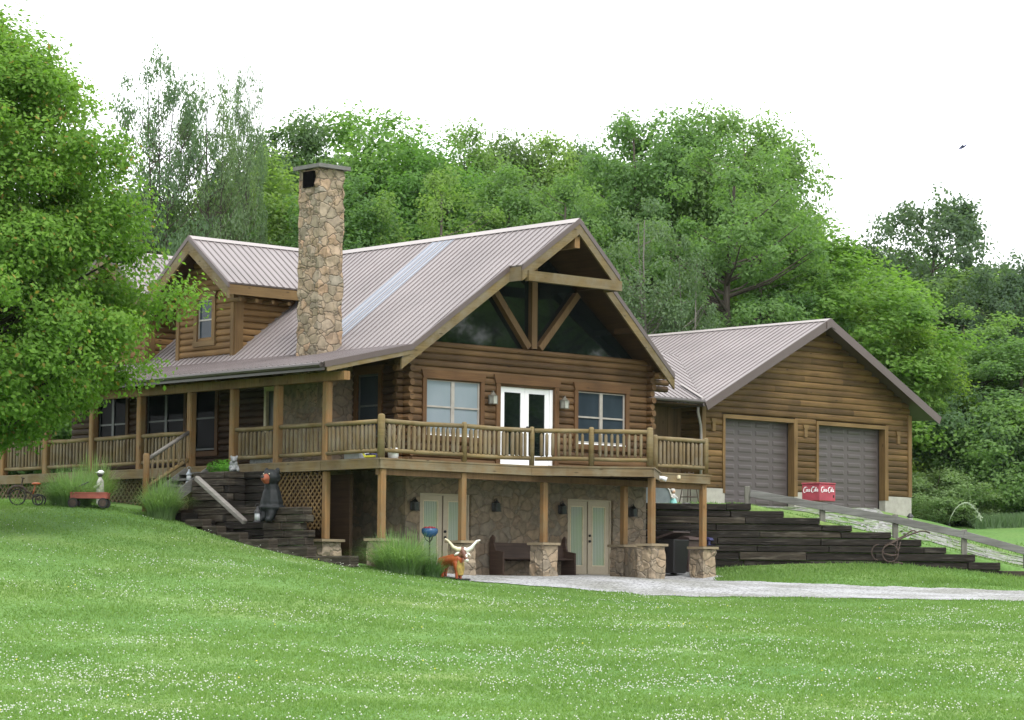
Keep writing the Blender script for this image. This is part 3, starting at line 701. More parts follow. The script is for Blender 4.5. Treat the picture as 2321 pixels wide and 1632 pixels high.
# ------------- dormers
def dormer(yc):
    hw, xw = 1.28, XL + .012                 # half-width of its wall, wall plane
    Fd = Fr((xw, yc, 0), (0, 1, 0), (-1, 0, 0))
    ap = RZ + .02
    def shp(z):
        t_ = (ap - .25 - z) / SL
        return (-min(hw, t_), min(hw, t_))
    WO = (-.34, .34, 6.38, 7.48)
    mb = MB(); log_wall(mb, Fd, -hw, hw, 5.92, 9.1, .177, [WO], shp)
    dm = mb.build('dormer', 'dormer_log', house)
    framed_glass(dm, Fd, 'window', *WO, .02, 'glass_slate', 'sash', fw=.04, mull=False, trim='trim_gold', trimw=.15, sill=False)
    for sg in (-1, 1):
        c_ = MB(); c_.fbox(Fd, sg * hw - .09 if sg > 0 else -hw - .05, hw + .05 if sg > 0 else -hw + .09, -.1, .075, 5.86, 7.62); c_.fbox(Fd, hw + .0505 if sg > 0 else -hw - .085, hw + .085 if sg > 0 else -hw - .0505, -.24, .04, 5.86, 7.62); c_.build('corner_board', 'trim_gold_v', dm)
        Fx = Fr((xw, yc + sg * hw, 0), (1, 0, 0), (0, sg, 0))
        c_ = MB(); log_wall(c_, Fx, .2, 3.0, 5.92, 7.7, .177, shape=lambda z: (.2, max(.21, (z - 5.75) / SL + .0))); c_.build('log_wall', 'dormer_log', dm)
    ye = 1.82
    for sg in (-1, 1):
        xf, xb = XL - .62, RX
        fr = Fr((xf, yc, ap), (1, 0, 0), Vector((0, sg * SL, 1)).normalized(), Vector((0, sg, -SL)))
        L_ = RX - xf
        pl = [(0, 0), (L_, 0), (L_ - ye - .02, ye), (0, ye)]
        o = roof(fr, pl).build('roof', ['roof_metal', 'roof_rib'], dm)
        s_ = MB(); s_.prism(fr, [(.02, 0), (L_ - .05, 0), (L_ - ye - .1, ye - .02), (.02, ye - .02)], -.053, -.12); s_.build('soffit', 'soffit_wood', o)
        s_ = MB(); s_.fbox(fr, 0, L_, .026, .034, -.01, .13); s_.build('ridge_cap', 'ridge_metal', o)
        m1 = MB(); m1.prism(Fr((xf, yc, ap), (0, sg, 0), (-1, 0, 0)), [(0, -.11), (ye + .03, -SL * (ye + .03) - .11), (ye + .03, -SL * (ye + .03) - .42), (0, -.46)], -.03, .03); b_ = m1.build('barge_board', 'barge_wood', dm)
        m1 = MB(); m1.prism(Fr((xf, yc, ap), (0, sg, 0), (-1, 0, 0)), [(0, .03), (ye + .05, -SL * (ye + .05) + .03), (ye + .05, -SL * (ye + .05) - .108), (0, -.108)], -.02, .045); m1.build('metal_trim', 'trim_metal', b_)
        m1 = MB(); ze = ap - SL * ye; m1.box(xf + .035, xf + L_ - ye - .1, yc + sg * (ye - .02) - .02, yc + sg * (ye - .02) + .02, ze - .32, ze - .06); m1.build('fascia', 'trim_gold', dm)
        for i in range(4): m1 = MB(); m1.cyl((xf + .5 + .55 * i, yc + sg * hw, ze - .42), (xf + .5 + .55 * i, yc + sg * (ye - .1), ze - .42), .055, k=8); m1.build('rafter_tail', 'trim_gold', dm)
dormer(8.53); dormer(12.65)

# ------------------------------------------------------------------ railings, deck, porch
def pointed(mb, a, z0, z1, r_, both, k=8):
    x, y = a; t_ = .05
    pts = [(x, y, z0), (x, y, z0 + t_), (x, y, z1 - t_), (x, y, z1)]; rs = [r_ * (.35 if both else .9), r_, r_, r_ * .4]
    mb.tube(pts, rs, k)
def rail(parent, a, b, zd, n=None, both=False, sp=.152):
    a, b = Vector(a), Vector(b); d = b - a; l = d.length
    j = lambda: random.uniform(-.012, .012)
    m1 = MB(); m1.tube([(a.x, a.y, zd + .885 + j()), ((a.x + b.x) / 2, (a.y + b.y) / 2, zd + .88 + j()), (b.x, b.y, zd + .885 + j())], [.056, .060, .056], 10); t_ = m1.build('top_rail', 'rail_wood', parent, smooth=True)
    m1 = MB(); m1.tube([(a.x, a.y, zd + .18 + j()), ((a.x + b.x) / 2, (a.y + b.y) / 2, zd + .175 + j()), (b.x, b.y, zd + .18 + j())], [.05, .056, .052], 10); m1.build('bottom_rail', 'rail_wood', parent, smooth=True)
    n = n or int(round(l / sp)) - 1
    for i in range(n):
        p = a + d * ((i + 1) / (n + 1)); m1 = MB(); pointed(m1, (p.x + j(), p.y + j()), zd + .22 + abs(j()) if both else zd + .2, zd + .84 - abs(j()) * 2, random.uniform(.041, .052) if not both else random.uniform(.036, .044), both); m1.build('baluster', 'picket_wood', parent, smooth=True)
def newel(parent, x, y, z0, z1, r_=.07, mat='rail_wood', cap=True):
    m1 = MB(); m1.tube([(x, y, z0), (x, y, z1 - .05), (x, y, z1 - .012), (x, y, z1)], [r_ * 1.03, r_, r_ * .8, r_ * .35], 12); return m1.build('railing_post', mat, parent, smooth=True)
DZ = 2.72
deck = thing('front_deck', 'raised timber deck with log railing across the front of the house', 'deck')
DP = [(-8.38, .15), (-8.38, -2.12), (-3.42, -2.12), (-1.0, -4.03), (1.2, -2.14), (3.12, -2.14), (3.12, .9), (XR + .01, .9), (XR + .01, -.1), (-5.8, -.1), (-5.8, .15)]
FLAT = Fr((0, 0, DZ), (1, 0, 0), (0, 0, 1), (0, 1, 0))
mb = MB(); mb.prism(FLAT, DP, -.04, 0); mb.build('deck_floor', 'deck_wood', deck)
RP = [(-8.35, .15), (-8.35, -2.08), (-3.4, -2.08), (-1.0, -3.97), (1.16, -2.10), (3.08, -2.10), (3.08, .9)]
for a, b in zip(RP[:-1], RP[1:]):
    a, b = Vector((*a, DZ - .145)), Vector((*b, DZ - .145)); d = (b - a).normalized()
    m1 = MB(); m1.bar(a + d * .002, b - d * .026, .05, .205); m1.build('rim_board', 'deck_wood' if abs(d.y) < .9 else 'barge_wood', deck)
mb = MB()
for i in range(21):
    x = -8.1 + i * .54; y = -2.03 if x < -3.3 or x > 1.1 else (-2.05 - (x + 3.4) / 2.4 * 1.85 if x < -1 else -3.9 + (x + 1) * .86)
    mb.box(x - .02, x + .02, y, -.06, DZ - .24, DZ - .045)
mb.build('joists', 'soffit_wood', deck)
mb = MB(); mb.box(-8.3, 3.05, -1.99, -1.86, DZ - .40, DZ - .243); mb.build('deck_beam', 'dark_post', deck)
POSTB = (hit(1477, 1150, y=-3.72).x, -3.72)
posts = [(-8.2, -1.99, 1), (-5.6, -1.95, 1), (-2.85, -1.95, 0), (0.0, -1.95, 0), (*POSTB, 1), (2.95, -1.97, 1)]
for x, y, full in posts:
    m1 = MB(); m1.box(x - .078, x + .078, y - .078, y + .078, .80, DZ - (.25 if full else .40) + (.0 if full else .0)); m1.build('support_post', 'post_wood', deck, bevel=.015)
    g_ = min(gz(x, y), gz(x - .3, y - .3)) - .15
    m1 = MB(); m1.box(x - .25, x + .25, y - .25, y + .25, g_, .735); pr = roughen(m1.build('stone_pier', 'stone_pier', deck), 9, .022, 4)
    m1 = MB(); m1.box(x - .30, x + .30, y - .30, y + .30, .738, .802); m1.build('pier_cap', 'cap_stone', pr)
ax, ay = .0, -1.95
m1 = MB(); m1.bar((ax + .0, ay - .28, .3), (POSTB[0] + .15, POSTB[1] + .27, .3), .44, .82); m1.build('stone_pier', 'stone_pier', deck)
NW = [(-8.25, -2.0, 1.06, .088), (-5.6, -2.0, .99, .068), (-3.35, -2.02, .98, .066), (-2.17, -2.95, .99, .07), (-1.0, -3.86, 1.0, .085), (3.0, -2.02, .98, .075)]
for x, y, h_, r_ in NW: newel(deck, x, y, DZ - .02, DZ + h_, r_)
e = lambda i, j, t_: tuple(Vector(NW[i][:2]).lerp(Vector(NW[j][:2]), t_))
rail(deck, e(0, 1, .03), e(0, 1, .975), DZ); rail(deck, e(1, 2, .03), e(1, 2, .97), DZ)
rail(deck, e(2, 3, .05), e(2, 3, .95), DZ, n=8, both=True); rail(deck, e(3, 4, .05), e(3, 4, .95), DZ, n=8, both=True)
rail(deck, (1.1, -2.02), (2.93, -2.02), DZ, both=False); rail(deck, (-8.25, .1), (-8.25, -1.92), DZ)
mb = MB(); newel(deck, 1.08, -2.02, DZ - .02, DZ + .98, .07)

porch = thing('side_porch', 'long roofed side porch with log posts and railing on the left of the house', 'porch')
mb = MB(); mb.box(-8.38, XL - .02, .155, RY - .4, DZ - .04, DZ); mb.build('porch_floor', 'deck_wood', porch)
mb = MB(); mb.box(-8.375, -8.325, .16, RY - .4, DZ - .25, DZ - .042); mb.build('rim_board', 'barge_wood', porch)
PY = [.13, 2.09, 3.92, 5.77, 8.05, 10.3, 12.58, 14.8]
for i, y in enumerate(PY):
    m1 = MB(); m1.box(-8.30, -8.10, y - .10, y + .10, DZ - .02, zE - .402); m1.build('porch_post', 'post_wood', porch, bevel=.03)
    if i < 2:
        m1 = MB(); m1.box(-8.28, -8.12, y - .08, y + .08, .8 if i == 0 else .2, DZ - .26); m1.build('support_post', 'post_wood', porch, bevel=.02)
m1 = MB(); m1.box(-8.52, -7.92, -.15, .45, .1, .735); pr = roughen(m1.build('stone_pier', 'stone_pier', porch), 9, .022, 4)
m1 = MB(); m1.box(-8.58, -7.86, -.21, .51, .738, .802); m1.build('pier_cap', 'cap_stone', pr)
for i in (0, 1, 4, 5, 6): rail(porch, (-8.2, PY[i] + .1), (-8.2, PY[i + 1] - .1), DZ, sp=.158)
rail(porch, (-8.2, PY[3] + .1), (-8.2, PY[4] - .1), DZ, sp=.158)
# sloping stair rail and its newel
newel(porch, -9.63, 5.72, gz(-9.6, 5.7) - .2, 3.02, .085, 'post_wood')
m1 = MB(); m1.cyl((-9.6, 5.72, 2.86), (-8.28, 5.76, 3.62), .052); m1.build('stair_rail', 'pole_grey', porch, smooth=True)
m1 = MB(); m1.cyl((-9.6, 5.72, 2.16), (-8.28, 5.76, 2.92), .052); m1.build('stair_rail', 'rail_wood', porch, smooth=True)
for i in range(7):
    t_ = (i + 1) / 8; x = -9.6 + 1.32 * t_; m1 = MB(); pointed(m1, (x, 5.73), 2.16 + .76 * t_, 2.86 + .76 * t_, .032, False); m1.build('baluster', 'picket_wood', porch, smooth=True)
for i in range(5):
    m1 = MB(); x = -8.4 - .26 * i; z = DZ - .17 * (i + 1); m1.box(x - .28, x, 4.65, 5.65, z - .05, z); m1.build('stair_tread', 'fence_grey', porch)
m1 = MB(); m1.bar((-8.4, 4.66, DZ - .15), (-9.7, 4.66, DZ - 1.0), .05, .26); m1.build('stringer', 'fence_grey', porch); m1 = MB(); m1.bar((-8.4, 5.64, DZ - .15), (-9.7, 5.64, DZ - 1.0), .05, .26); m1.build('stringer', 'fence_grey', porch)
# diagonal lattice closing the space below the porch
def lattice(y0, y1, z0, z1, x=-8.22, m='barge_wood', sp=.17):
    mb = MB(); fr = Fr((x, y0, z0), (0, 1, 0), (-1, 0, 0)); w, h_ = y1 - y0, z1 - z0
    for s_, n_ in ((1, 0), (-1, .014)):
        k = -h_
        while k < w:
            a0, a1 = max(0, k), min(w, k + h_)
            if a1 - a0 > .03:
                p0, p1 = (a0, a0 - k), (a1, a1 - k)
                if s_ < 0: p0, p1 = (w - p0[0], p0[1]), (w - p1[0], p1[1])
                d_ = Vector((p1[0] - p0[0], p1[1] - p0[1])).normalized() * .0; nn = Vector((-(p1[1] - p0[1]), p1[0] - p0[0])).normalized() * .019
                mb.prism(fr, [(p0[0] + nn.x, p0[1] + nn.y), (p1[0] + nn.x, p1[1] + nn.y), (p1[0] - nn.x, p1[1] - nn.y), (p0[0] - nn.x, p0[1] - nn.y)], n_, n_ + .012)
            k += sp * 1.414 * .8
    return mb.build('lattice_panel', m, porch)
lattice(5.8, 10.2, 1.62, DZ - .26); lattice(10.3, 15, 1.62, DZ - .26); lattice(.25, 2.0, 1.05, DZ - .26, m='trim_gold', sp=.15)
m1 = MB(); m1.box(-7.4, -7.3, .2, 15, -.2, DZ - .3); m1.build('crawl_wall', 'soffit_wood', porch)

# ------------------------------------------------------------------ garage with its link to the house
gar = thing('garage', 'brown log-sided double garage with mauve metal roof right of the house', 'garage')
GY, GX0, GX1, GB = 3.0, 8.17, 17.75, 2.18
GRX, GRZ, GSL = 13.28, 7.96, .515
FG = Fr((0, GY, 0), (1, 0, 0), (0, -1, 0))
D1, D2 = (9.12, 12.18, GB, 4.75), (13.32, 16.48, GB, 4.75)
def gsh(z):
    t_ = (GRZ - .12 - z) / GSL; return (max(GX0, GRX - t_), min(GX1, GRX + t_))
mb = MB(); log_wall(mb, FG, GX0, GX1, 2.66, 7.9, .187, [(D1[0] - .1, D1[1] + .1, 2, 4.87), (D2[0] - .1, D2[1] + .1, 2, 4.87)], gsh, bulge=.035, seglen=2.6); mb.build('log_wall', 'garage_log', gar)
m1 = MB(); m1.prism(FG, [(GX0, 4.9), (GX1, 4.9), (GX1, 5.3), (GRX, GRZ - .12), (GX0, 5.3)], -.10, -.062); m1.build('inner_wall', 'soffit_wood', gar)
m1 = MB(); m1.fbox(FG, GX0, GX1, -.6, -.5, 2.0, 4.9); m1.build('inner_wall', 'iron', gar)
FGL = Fr((GX0, GY, 0), (0, 1, 0), (-1, 0, 0))
mb = MB(); log_wall(mb, FGL, .02, 8, 2.66, 5.3, .187, bulge=.035); mb.build('log_wall', 'garage_log', gar)
m1 = MB(); m1.box(GX1 - .1, GX1, GY + .1, GY + 8, 2.0, 5.3); m1.box(GX0, GX1, GY + 7.9, GY + 8, 2, 5.4); m1.build('back_wall', 'garage_log', gar)
m1 = MB(); m1.fbox(FG, GX0 - .03, D1[0] - .02, -.2, .05, 1.7, 2.655); m1.build('foundation', 'mortar_block', gar); m1 = MB(); m1.fbox(FG, D1[1] + .02, D2[0] - .02, -.27, .05, 1.7, 2.655); m1.build('foundation', 'mortar_block', gar); m1 = MB(); m1.fbox(FG, D2[1] + .01, GX1 + .03, -.2, .05, 1.7, 2.655); m1.build('foundation', 'mortar_block', gar); m1 = MB(); m1.box(GX0 - .03, GX0 + .1, GY + .2, GY + 8, 1.7, 2.655); m1.build('foundation', 'mortar_block', gar)
m1 = MB(); m1.fbox(FG, GX0 - .05, GX0 + .10, -.05, .065, 2.66, 5.25); m1.build('corner_board', 'trim_gold_v', gar)
m1 = MB(); m1.fbox(FG, GX1 - .12, GX1 + .05, -.05, .065, 2.66, 5.25); m1.build('corner_board', 'trim_gold_v', gar)
for (u0, u1, z0, z1) in (D1, D2):
    f = MB(); f.fbox(FG, u0 - .1, u0, -.25, .06, 2.52, z1 + .12); f.build('door_trim', 'trim_gold_v', gar); f = MB(); f.fbox(FG, u1, u1 + .16, -.25, .06, 2.52, z1 + .12); f.build('door_trim', 'trim_gold_v', gar)
    f = MB(); f.fbox(FG, u0, u1, -.25, .058, z1, z1 + .12); f.build('door_trim', 'trim_gold', gar)
    n = -.22
    g = MB(); g.fbox(FG, u0, u1, n - .05, n, z0, z1)
    gd = g.build('garage_door', 'garage_door', gar)
    g = MB(); rows, cols = 5, 4
    rh_ = (z1 - z0) / rows
    for i in range(rows):
        g.fbox(FG, u0 + .002, u1 - .002, n + .0005, n + .004, z0 + i * rh_ - .004 + .01, z0 + i * rh_ + .012)
        for j in range(cols):
            for h0, h1 in ((.12, .40), (.60, .88)):
                a = u0 + (u1 - u0) * (j + .11) / cols; b = u0 + (u1 - u0) * (j + .89) / cols; c = z0 + rh_ * (i + h0); d = z0 + rh_ * (i + h1)
                g.prism(FG, [(a, c), (b, c), (b, d), (a, d)], n, n + .006)
                g.add([FG.p(a, n + .0065, c), FG.p(b, n + .0065, c), FG.p(b, n + .0065, d), FG.p(a, n + .0065, d), FG.p(a + .05, n + .016, c + .035), FG.p(b - .05, n + .016, c + .035), FG.p(b - .05, n + .016, d - .035), FG.p(a + .05, n + .016, d - .035)],
                      [(0, 1, 5, 4), (1, 2, 6, 5), (2, 3, 7, 6), (3, 0, 4, 7), (4, 5, 6, 7), (3, 2, 1, 0)])
    g.build('raised_panels', 'garage_door', gd)
    g = MB(); g.fbox(FG, u0 + .003, u0 + .02, n, n + .03, z0, z1); g.fbox(FG, u1 - .02, u1 - .003, n, n + .03, z0, z1); g.build('weather_strip', 'iron', gd)
for u in (8.62, 12.72, 17.15):
    f = MB(); f.fbox(FG, u - .11, u + .11, .0, .075, 4.62, 4.72); f.fbox(FG, u - .065, u + .065, .0, .07, 4.34, 4.617); f.build('light_block', 'trim_gold', gar)
gq = .55
for sg in (-1, 1):
    fr = Fr((GRX, GY, GRZ), (0, 1, 0), Vector((sg * GSL, 0, 1)).normalized(), Vector((sg, 0, -GSL)))
    he = 5.55 if sg < 0 else 5.35
    o = roof(fr, [(-gq, 0), (8.4, 0), (8.4, he), (-gq, he)]).build('roof', ['roof_metal', 'roof_rib'], gar)
    s_ = MB(); s_.prism(fr, [(-gq + .03, .0), (8.35, .0), (8.35, he - .04), (-gq + .03, he - .04)], -.053, -.10); s_.build('soffit', 'trim_metal', o)
    s_ = MB(); s_.fbox(fr, -gq, 8.4, .026, .034, -.01, .15); s_.build('ridge_cap', 'ridge_metal', o)
    s_ = MB(); s_.fbox(fr, -gq - .03, -gq + .005, -.22, .03, -.0, he + .02); s_.build('barge_board', 'trim_metal', gar)
ze = GRZ - GSL * 5.55
m1 = MB(); m1.prism(Fr((GRX, GY - gq - .0285, GRZ), (1, 0, 0), (0, -1, 0)), [(-.20, -.09), (0, .035), (.20, -.09), (.20, -.30), (0, -.235), (-.20, -.30)], .0, .025); m1.build('barge_board', 'trim_metal', gar)
m1 = MB(); m1.tube([(GRX - 5.6, GY - gq, ze - .05), (GRX - 5.6, GY + 8, ze - .05)], .06, 8); m1.build('gutter', 'gutter_metal', gar)
m1 = MB(); m1.tube([(GRX - 5.6, GY - .30, ze - .1), (GRX - 5.58, GY - .28, ze - .25), (GX0 - .12, GY - .06, ze - .62), (GX0 - .1, GY - .06, ze - .9), (GX0 - .1, GY - .06, 2.7)], .04, 8); m1.build('downspout', 'ridge_metal', gar, smooth=True)
lk = thing('breezeway', 'low plank-walled link with a small metal roof between house and garage', 'breezeway')
FB = Fr((0, 3.75, 0), (1, 0, 0), (0, -1, 0))
m1 = MB(); x = XR + .02
while x < GX0 - .12: m1.fbox(FB, x, min(x + .195, GX0 - .1), -.05, random.uniform(0, .01), 2.62, 5.2); x += .2
m1.build('plank_wall', 'plank_dark', lk)
m1 = MB(); m1.fbox(FB, XR, GX0 - .05, -.2, .03, 1.6, 2.615); m1.build('foundation', 'mortar_block', lk)
fr = Fr((XR + .02, GY - .45, 5.2), (1, 0, 0), Vector((0, -GSL, 1)).normalized(), Vector((0, -1, -GSL)))
l_ = GX0 - .45 - XR
m1 = roof(fr, [(0, -3.2), (l_ + 2.2, -3.2), (l_ - .05, 0), (0, 0)]); o = m1.build('roof', ['roof_metal', 'roof_rib'], lk)
m1 = MB(); m1.box(XR + .05, GX0 - .5, GY - .38, 3.7, 5.02, 5.06); m1.build('soffit', 'soffit_wood', lk)
m1 = MB(); m1.tube([(XR + .02, GY - .5, 5.13), (GX0 - .42, GY - .5, 5.13)], .06, 8); m1.build('gutter', 'gutter_metal', lk)
m1 = MB(); fr2 = Fr((GX0 - .48, GY - .47, 5.215), Vector((1, 0, 0)), Vector((0, -GSL, 1)).normalized(), Vector((.0, -1, -GSL))); m1.fbox(fr2, -.07, .07, .03, .04, -.9, 0); m1.build('valley_flashing', 'ridge_metal', lk)

# ------------------------------------------------------------------ timber retaining walls
def sx(px, t): p = hit(px, 1150, t=t); return st(p.x, p.y)[0]
rw = thing('retaining_wall', 'long dark timber retaining wall stepping down beside the gravel drive', 'retaining wall', tuple(ST(8, WALL_T, 0)))
course = [(1142.5, 1457, 1706), (1158.7, 1457, 1782), (1173.7, 1457, 1854), (1189.5, 1457, 1932), (1204.5, 1457, 2011), (1220, 1457, 2081), (1237, 1457, 2141), (1252.5, 1500, 2203), (1271, 1560, 2271), (1288.6, 1700, 2345), (1305, 1900, 2420)]
rr = random.Random(3); zlast = None
zs = [hit(1800, c[0], t=WALL_T).z for c in course] 
for i, (py, pa, pb) in enumerate(course):
    z1 = zs[i]; z0 = zs[i + 1] + .006 if i + 1 < len(zs) else z1 - .19
    a, b = sx(pa, WALL_T), sx(pb, WALL_T) + rr.uniform(-.10, .10); cur = a
    while cur < b - .01:
        nx = min(b, cur + rr.uniform(1.5, 2.9)); nx = b if b - nx < .6 else nx
        off = rr.uniform(-.035, .035)
        m = MB(); m.bar(ST(cur + .006, WALL_T + off, (z0 + z1) / 2 + rr.uniform(-.008, .008)), ST(nx - .006, WALL_T + off + rr.uniform(-.012, .012), (z0 + z1) / 2 + rr.uniform(-.008, .008)), .22, (z1 - z0) * rr.uniform(.90, .98))
        m.build('timber', 'tie_brown' if (i < 6 and nx < sx(1525, WALL_T)) or rr.random() < .26 else 'tie_dark', rw, bevel=.014); cur = nx
# wall beside the porch steps
lw = thing('timber_wall', 'brown stacked timber wall with a planter top beside the porch steps', 'retaining wall', (-9, 2, .3))
def tie(parent, x0, x1, y0, y1, z0, z1, m='tie_brown'):
    j = lambda: rr.uniform(-.028, .028)
    mb = MB(); mb.box(x0 + j(), x1 + j(), y0 + .004, y1 - .004, z0 + .008, z1 - .006); return mb.build('timber', m, parent, bevel=.014)
TH = .183
for i in range(12):                              # tall block under the planter
    z = .32 + i * TH
    tie(lw, -9.0, -8.80, 3.05 + (.2 if i % 2 else 0), 4.56, z, z + TH); tie(lw, -8.80 if i % 2 == 0 else -9.0, -7.9, 3.05, 3.25, z, z + TH, 'tie_dark' if i < 11 else 'tie_brown')
for i in range(7):                               # ledge wall the bear sits on
    z = .32 + i * TH
    tie(lw, -9.06, -8.84, 1.35, 3.04, z, z + TH, 'tie_brown' if i > 4 else 'tie_dark')
for i in range(12): tie(lw, -8.5, -8.32, .75 if i < 7 else 2.15, 3.04, .32 + i * TH, .32 + (i + 1) * TH, 'tie_dark')
for i, (ya, yb) in enumerate([(-.55, 1.3), (-.40, 1.3), (-.48, 1.3), (-.15, 1.3), (-.42, 1.3), (-.30, .95)]):
    z = .45 + i * .185
    spl = rr.uniform(.1, .7); tie(lw, -9.22, -8.98, ya, spl, z, z + .185); tie(lw, -9.22, -8.98, spl, yb, z, z + .185)
mb = MB(); mb.box(-8.79, -7.92, 3.26, 4.6, .3, 2.44); mb.build('soil', 'bench_wood', lw)
mb = MB(); mb.box(-8.83, -8.52, .6, 3.03, .3, 1.56); mb.build('soil', 'leaf_clump', lw)
tg = 'timber edging stepping down the lawn'
steps = [(430, 470, 1178), (450, 503, 1193), (489, 553, 1208), (540, 620, 1223.5), (625, 707, 1242), (707, 803, 1260.5)]
lab = ['topmost short timber of the stepped lawn edging', 'second timber from the top of the stepped lawn edging', 'third timber down the stepped lawn edging below the leaning pole',
       'fourth timber down the stepped lawn edging, longest one left of the pier', 'fifth timber down the stepped lawn edging touching the stone pier', 'lowest timber of the stepped lawn edging in front of the stone pier']
for (pa, pb, py), lb in zip(steps, lab):
    x = -9.75; a = hit(pa, py, x=x); b = hit(pb, py, x=x)
    mb = MB(); mb.box(x - .14, x + .14, b.y, a.y, a.z - .26, a.z); o = mb.build('edging_timber', 'tie_brown', loc=(x, b.y, a.z - .2), bevel=.015); tag(o, lb, 'timber', tg)
ts = thing('timber_steps', 'dark timber garden steps climbing between the lawn and the stacked wall', 'steps', (-9.4, 2, .3))
for i in range(7):
    y = -.3 + i * .75; mb = MB(); mb.box(-9.6, -9.08, y, y + .9, .2 + i * .2 - .25, .2 + i * .2 + .08); mb.build('tread', 'tie_dark', ts)
a, b = hit(445, 1083, x=-9.35), hit(556, 1184, x=-9.35)
mb = MB(); d = (b - a).normalized(); mb.bar(a, b, .14, .14); o = mb.build('handrail_pole', 'pole_grey', loc=tuple(b), bevel=.03); tag(o, 'pale grey wooden pole leaning down the dark timber wall', 'pole')
# sloped rail fence above the wall
fe = thing('rail_fence', 'weathered grey single-rail fence sloping down along the timber wall', 'fence', tuple(ST(10, WALL_T + .2, 0)))
pp = [(1694, 1102, 1146), (1864, 1150, 1193), (2029, 1166, 1224), (2185, 1200, 1254), (2326, 1243, 1300), (2480, 1285, 1335)]
tops = []
for px, pt, pb in pp:
    p = hit(px, pt, t=WALL_T + .25); q = hit(px, pb, t=WALL_T + .25); tops.append(p)
    mb = MB(); mb.fbox(Fr((p.x, p.y, 0), RH, DH), -.075, .075, -.075, .075, q.z - .3, p.z); mb.build('fence_post', 'fence_grey_v', fe, bevel=.015)
rl = [(1700, 1118), (1864, 1148), (2029, 1178), (2185, 1212), (2326, 1250), (2480, 1292)]
rpts = [hit(px, py, t=WALL_T + .13) for px, py in rl]
for a, b in zip(rpts[:-1], rpts[1:]):
    mb = MB(); mb.bar(a, b, .05, .20); mb.build('rail', 'fence_grey', fe, bevel=.008)
# red ice chest standing on its post
c = hit(1858, 1135, t=WALL_T + .22); bz = c.z; tz = hit(1858, 1092, t=WALL_T).z
cw = .66
ic = thing('ice_chest', 'red metal ice chest with white script lettering on a fence post', 'ice chest', (c.x, c.y, bz))
mb = MB(); mb.box(c.x, c.x + cw, c.y, c.y + cw * .98, bz, bz + .46); mb.build('chest_body', 'coke_red', ic, bevel=.012)
mb = MB(); mb.box(c.x - .012, c.x + cw + .012, c.y - .012, c.y + cw * .98 + .012, bz + .462, bz + .505); mb.build('lid', 'coke_red', ic, bevel=.01)
def script(parent, o, u, w, wd, mat_='white_paint'):
    """the two-word script: swelling capitals with loops, small letters between, one pen stroke each"""
    o, u, w = Vector(o), Vector(u), Vector(w); n = u.cross(w); mb = MB()
    def P(x, y, h=.004): return o + u * (x * wd) + w * (y * wd) + n * h
    def stroke(pts, r_=.018):
        q = []
        for i in range(len(pts) - 1):
            p0, p1, p2, p3 = pts[max(0, i - 1)], pts[i], pts[i + 1], pts[min(len(pts) - 1, i + 2)]
            for k in range(5):
                t_ = k / 5; q.append(tuple(.5 * (2 * p1[j] + (p2[j] - p0[j]) * t_ + (2 * p0[j] - 5 * p1[j] + 4 * p2[j] - p3[j]) * t_ ** 2 + (3 * p1[j] - p0[j] - 3 * p2[j] + p3[j]) * t_ ** 3) for j in (0, 1)))
        q.append(pts[-1]); mb.tube([P(*a) for a in q], [r_ * .72 * wd * (.5 + .6 * sin(pi * i / (len(q) - 1))) for i in range(len(q))], 6)
    def cap(x):
        stroke([(x + .13, .10), (x + .10, .145), (x + .03, .12), (x - .02, .0), (x + .0, -.10), (x + .07, -.12), (x + .14, -.07)], .026)
        stroke([(x + .03, .15), (x + .12, .17), (x + .24, .13)], .012)
    def o_(x): stroke([(x + .035, .045), (x, .02), (x - .005, -.05), (x + .03, -.075), (x + .06, -.03), (x + .05, .03), (x + .03, .045)], .019)
    def c_(x): stroke([(x + .06, .03), (x + .03, .045), (x, 0), (x + .01, -.06), (x + .05, -.07), (x + .08, -.04)], .02)
    def a_(x): o_(x); stroke([(x + .075, .045), (x + .06, -.04), (x + .075, -.075), (x + .105, -.05)], .019)
    cap(-.46); o_(-.30); c_(-.22); a_(-.13)
    stroke([(-.01, -.01), (.05, -.005)], .018)
    cap(.08); o_(.255)
    stroke([(.335, -.02), (.39, .10), (.37, .14), (.345, .09), (.34, -.05), (.36, -.075), (.39, -.05)], .018)
    a_(.415)
    return mb.build('lettering', mat_, parent)
script(ic, (c.x - .002, c.y + cw * .49, bz + .30), (0, -1, 0), (0, 0, 1), .53)
script(ic, (c.x + cw * .48, c.y - .002, bz + .30), (1, 0, 0), (0, 0, 1), .53)
mb = MB(); mb.box(c.x + cw * .84, c.x + cw * .90, c.y - .012, c.y + .002, bz + .10, bz + .17); mb.build('bottle_opener', 'iron', ic)

# old walking plough / hand cultivator in front of the wall
pl = thing('hand_plough', 'rusty old hand plough with curved handles leaning on the dark timber wall', 'plough', tuple(ST(sx(2010, 73), 73.0, .6)))
Q = lambda px, py, t=73.05: hit(px, py, t=t)
def pt(name, pts, r_, m='rust', t=73.05, dt=0):
    mb = MB(); mb.tube([Q(px, py, t + dt * i) for i, (px, py) in enumerate(pts)], r_, 7); return mb.build(name, m, pl, smooth=True)
pt('handle', [(2000, 1248), (2005, 1240), (2035, 1224), (2062, 1212), (2085, 1204), (2098, 1204), (2108, 1208)], .022)
pt('handle', [(2005, 1236), (2030, 1224), (2050, 1214), (2066, 1203), (2072, 1202), (2077, 1207)], .020, t=73.3)
pt('beam', [(1999, 1248), (2004, 1255), (2020, 1259), (2036, 1258)], .024)
pt('brace', [(2034, 1226), (2032, 1245), (2028, 1266)], .016); pt('brace', [(2041, 1228), (2036, 1250), (2032, 1272)], .016)
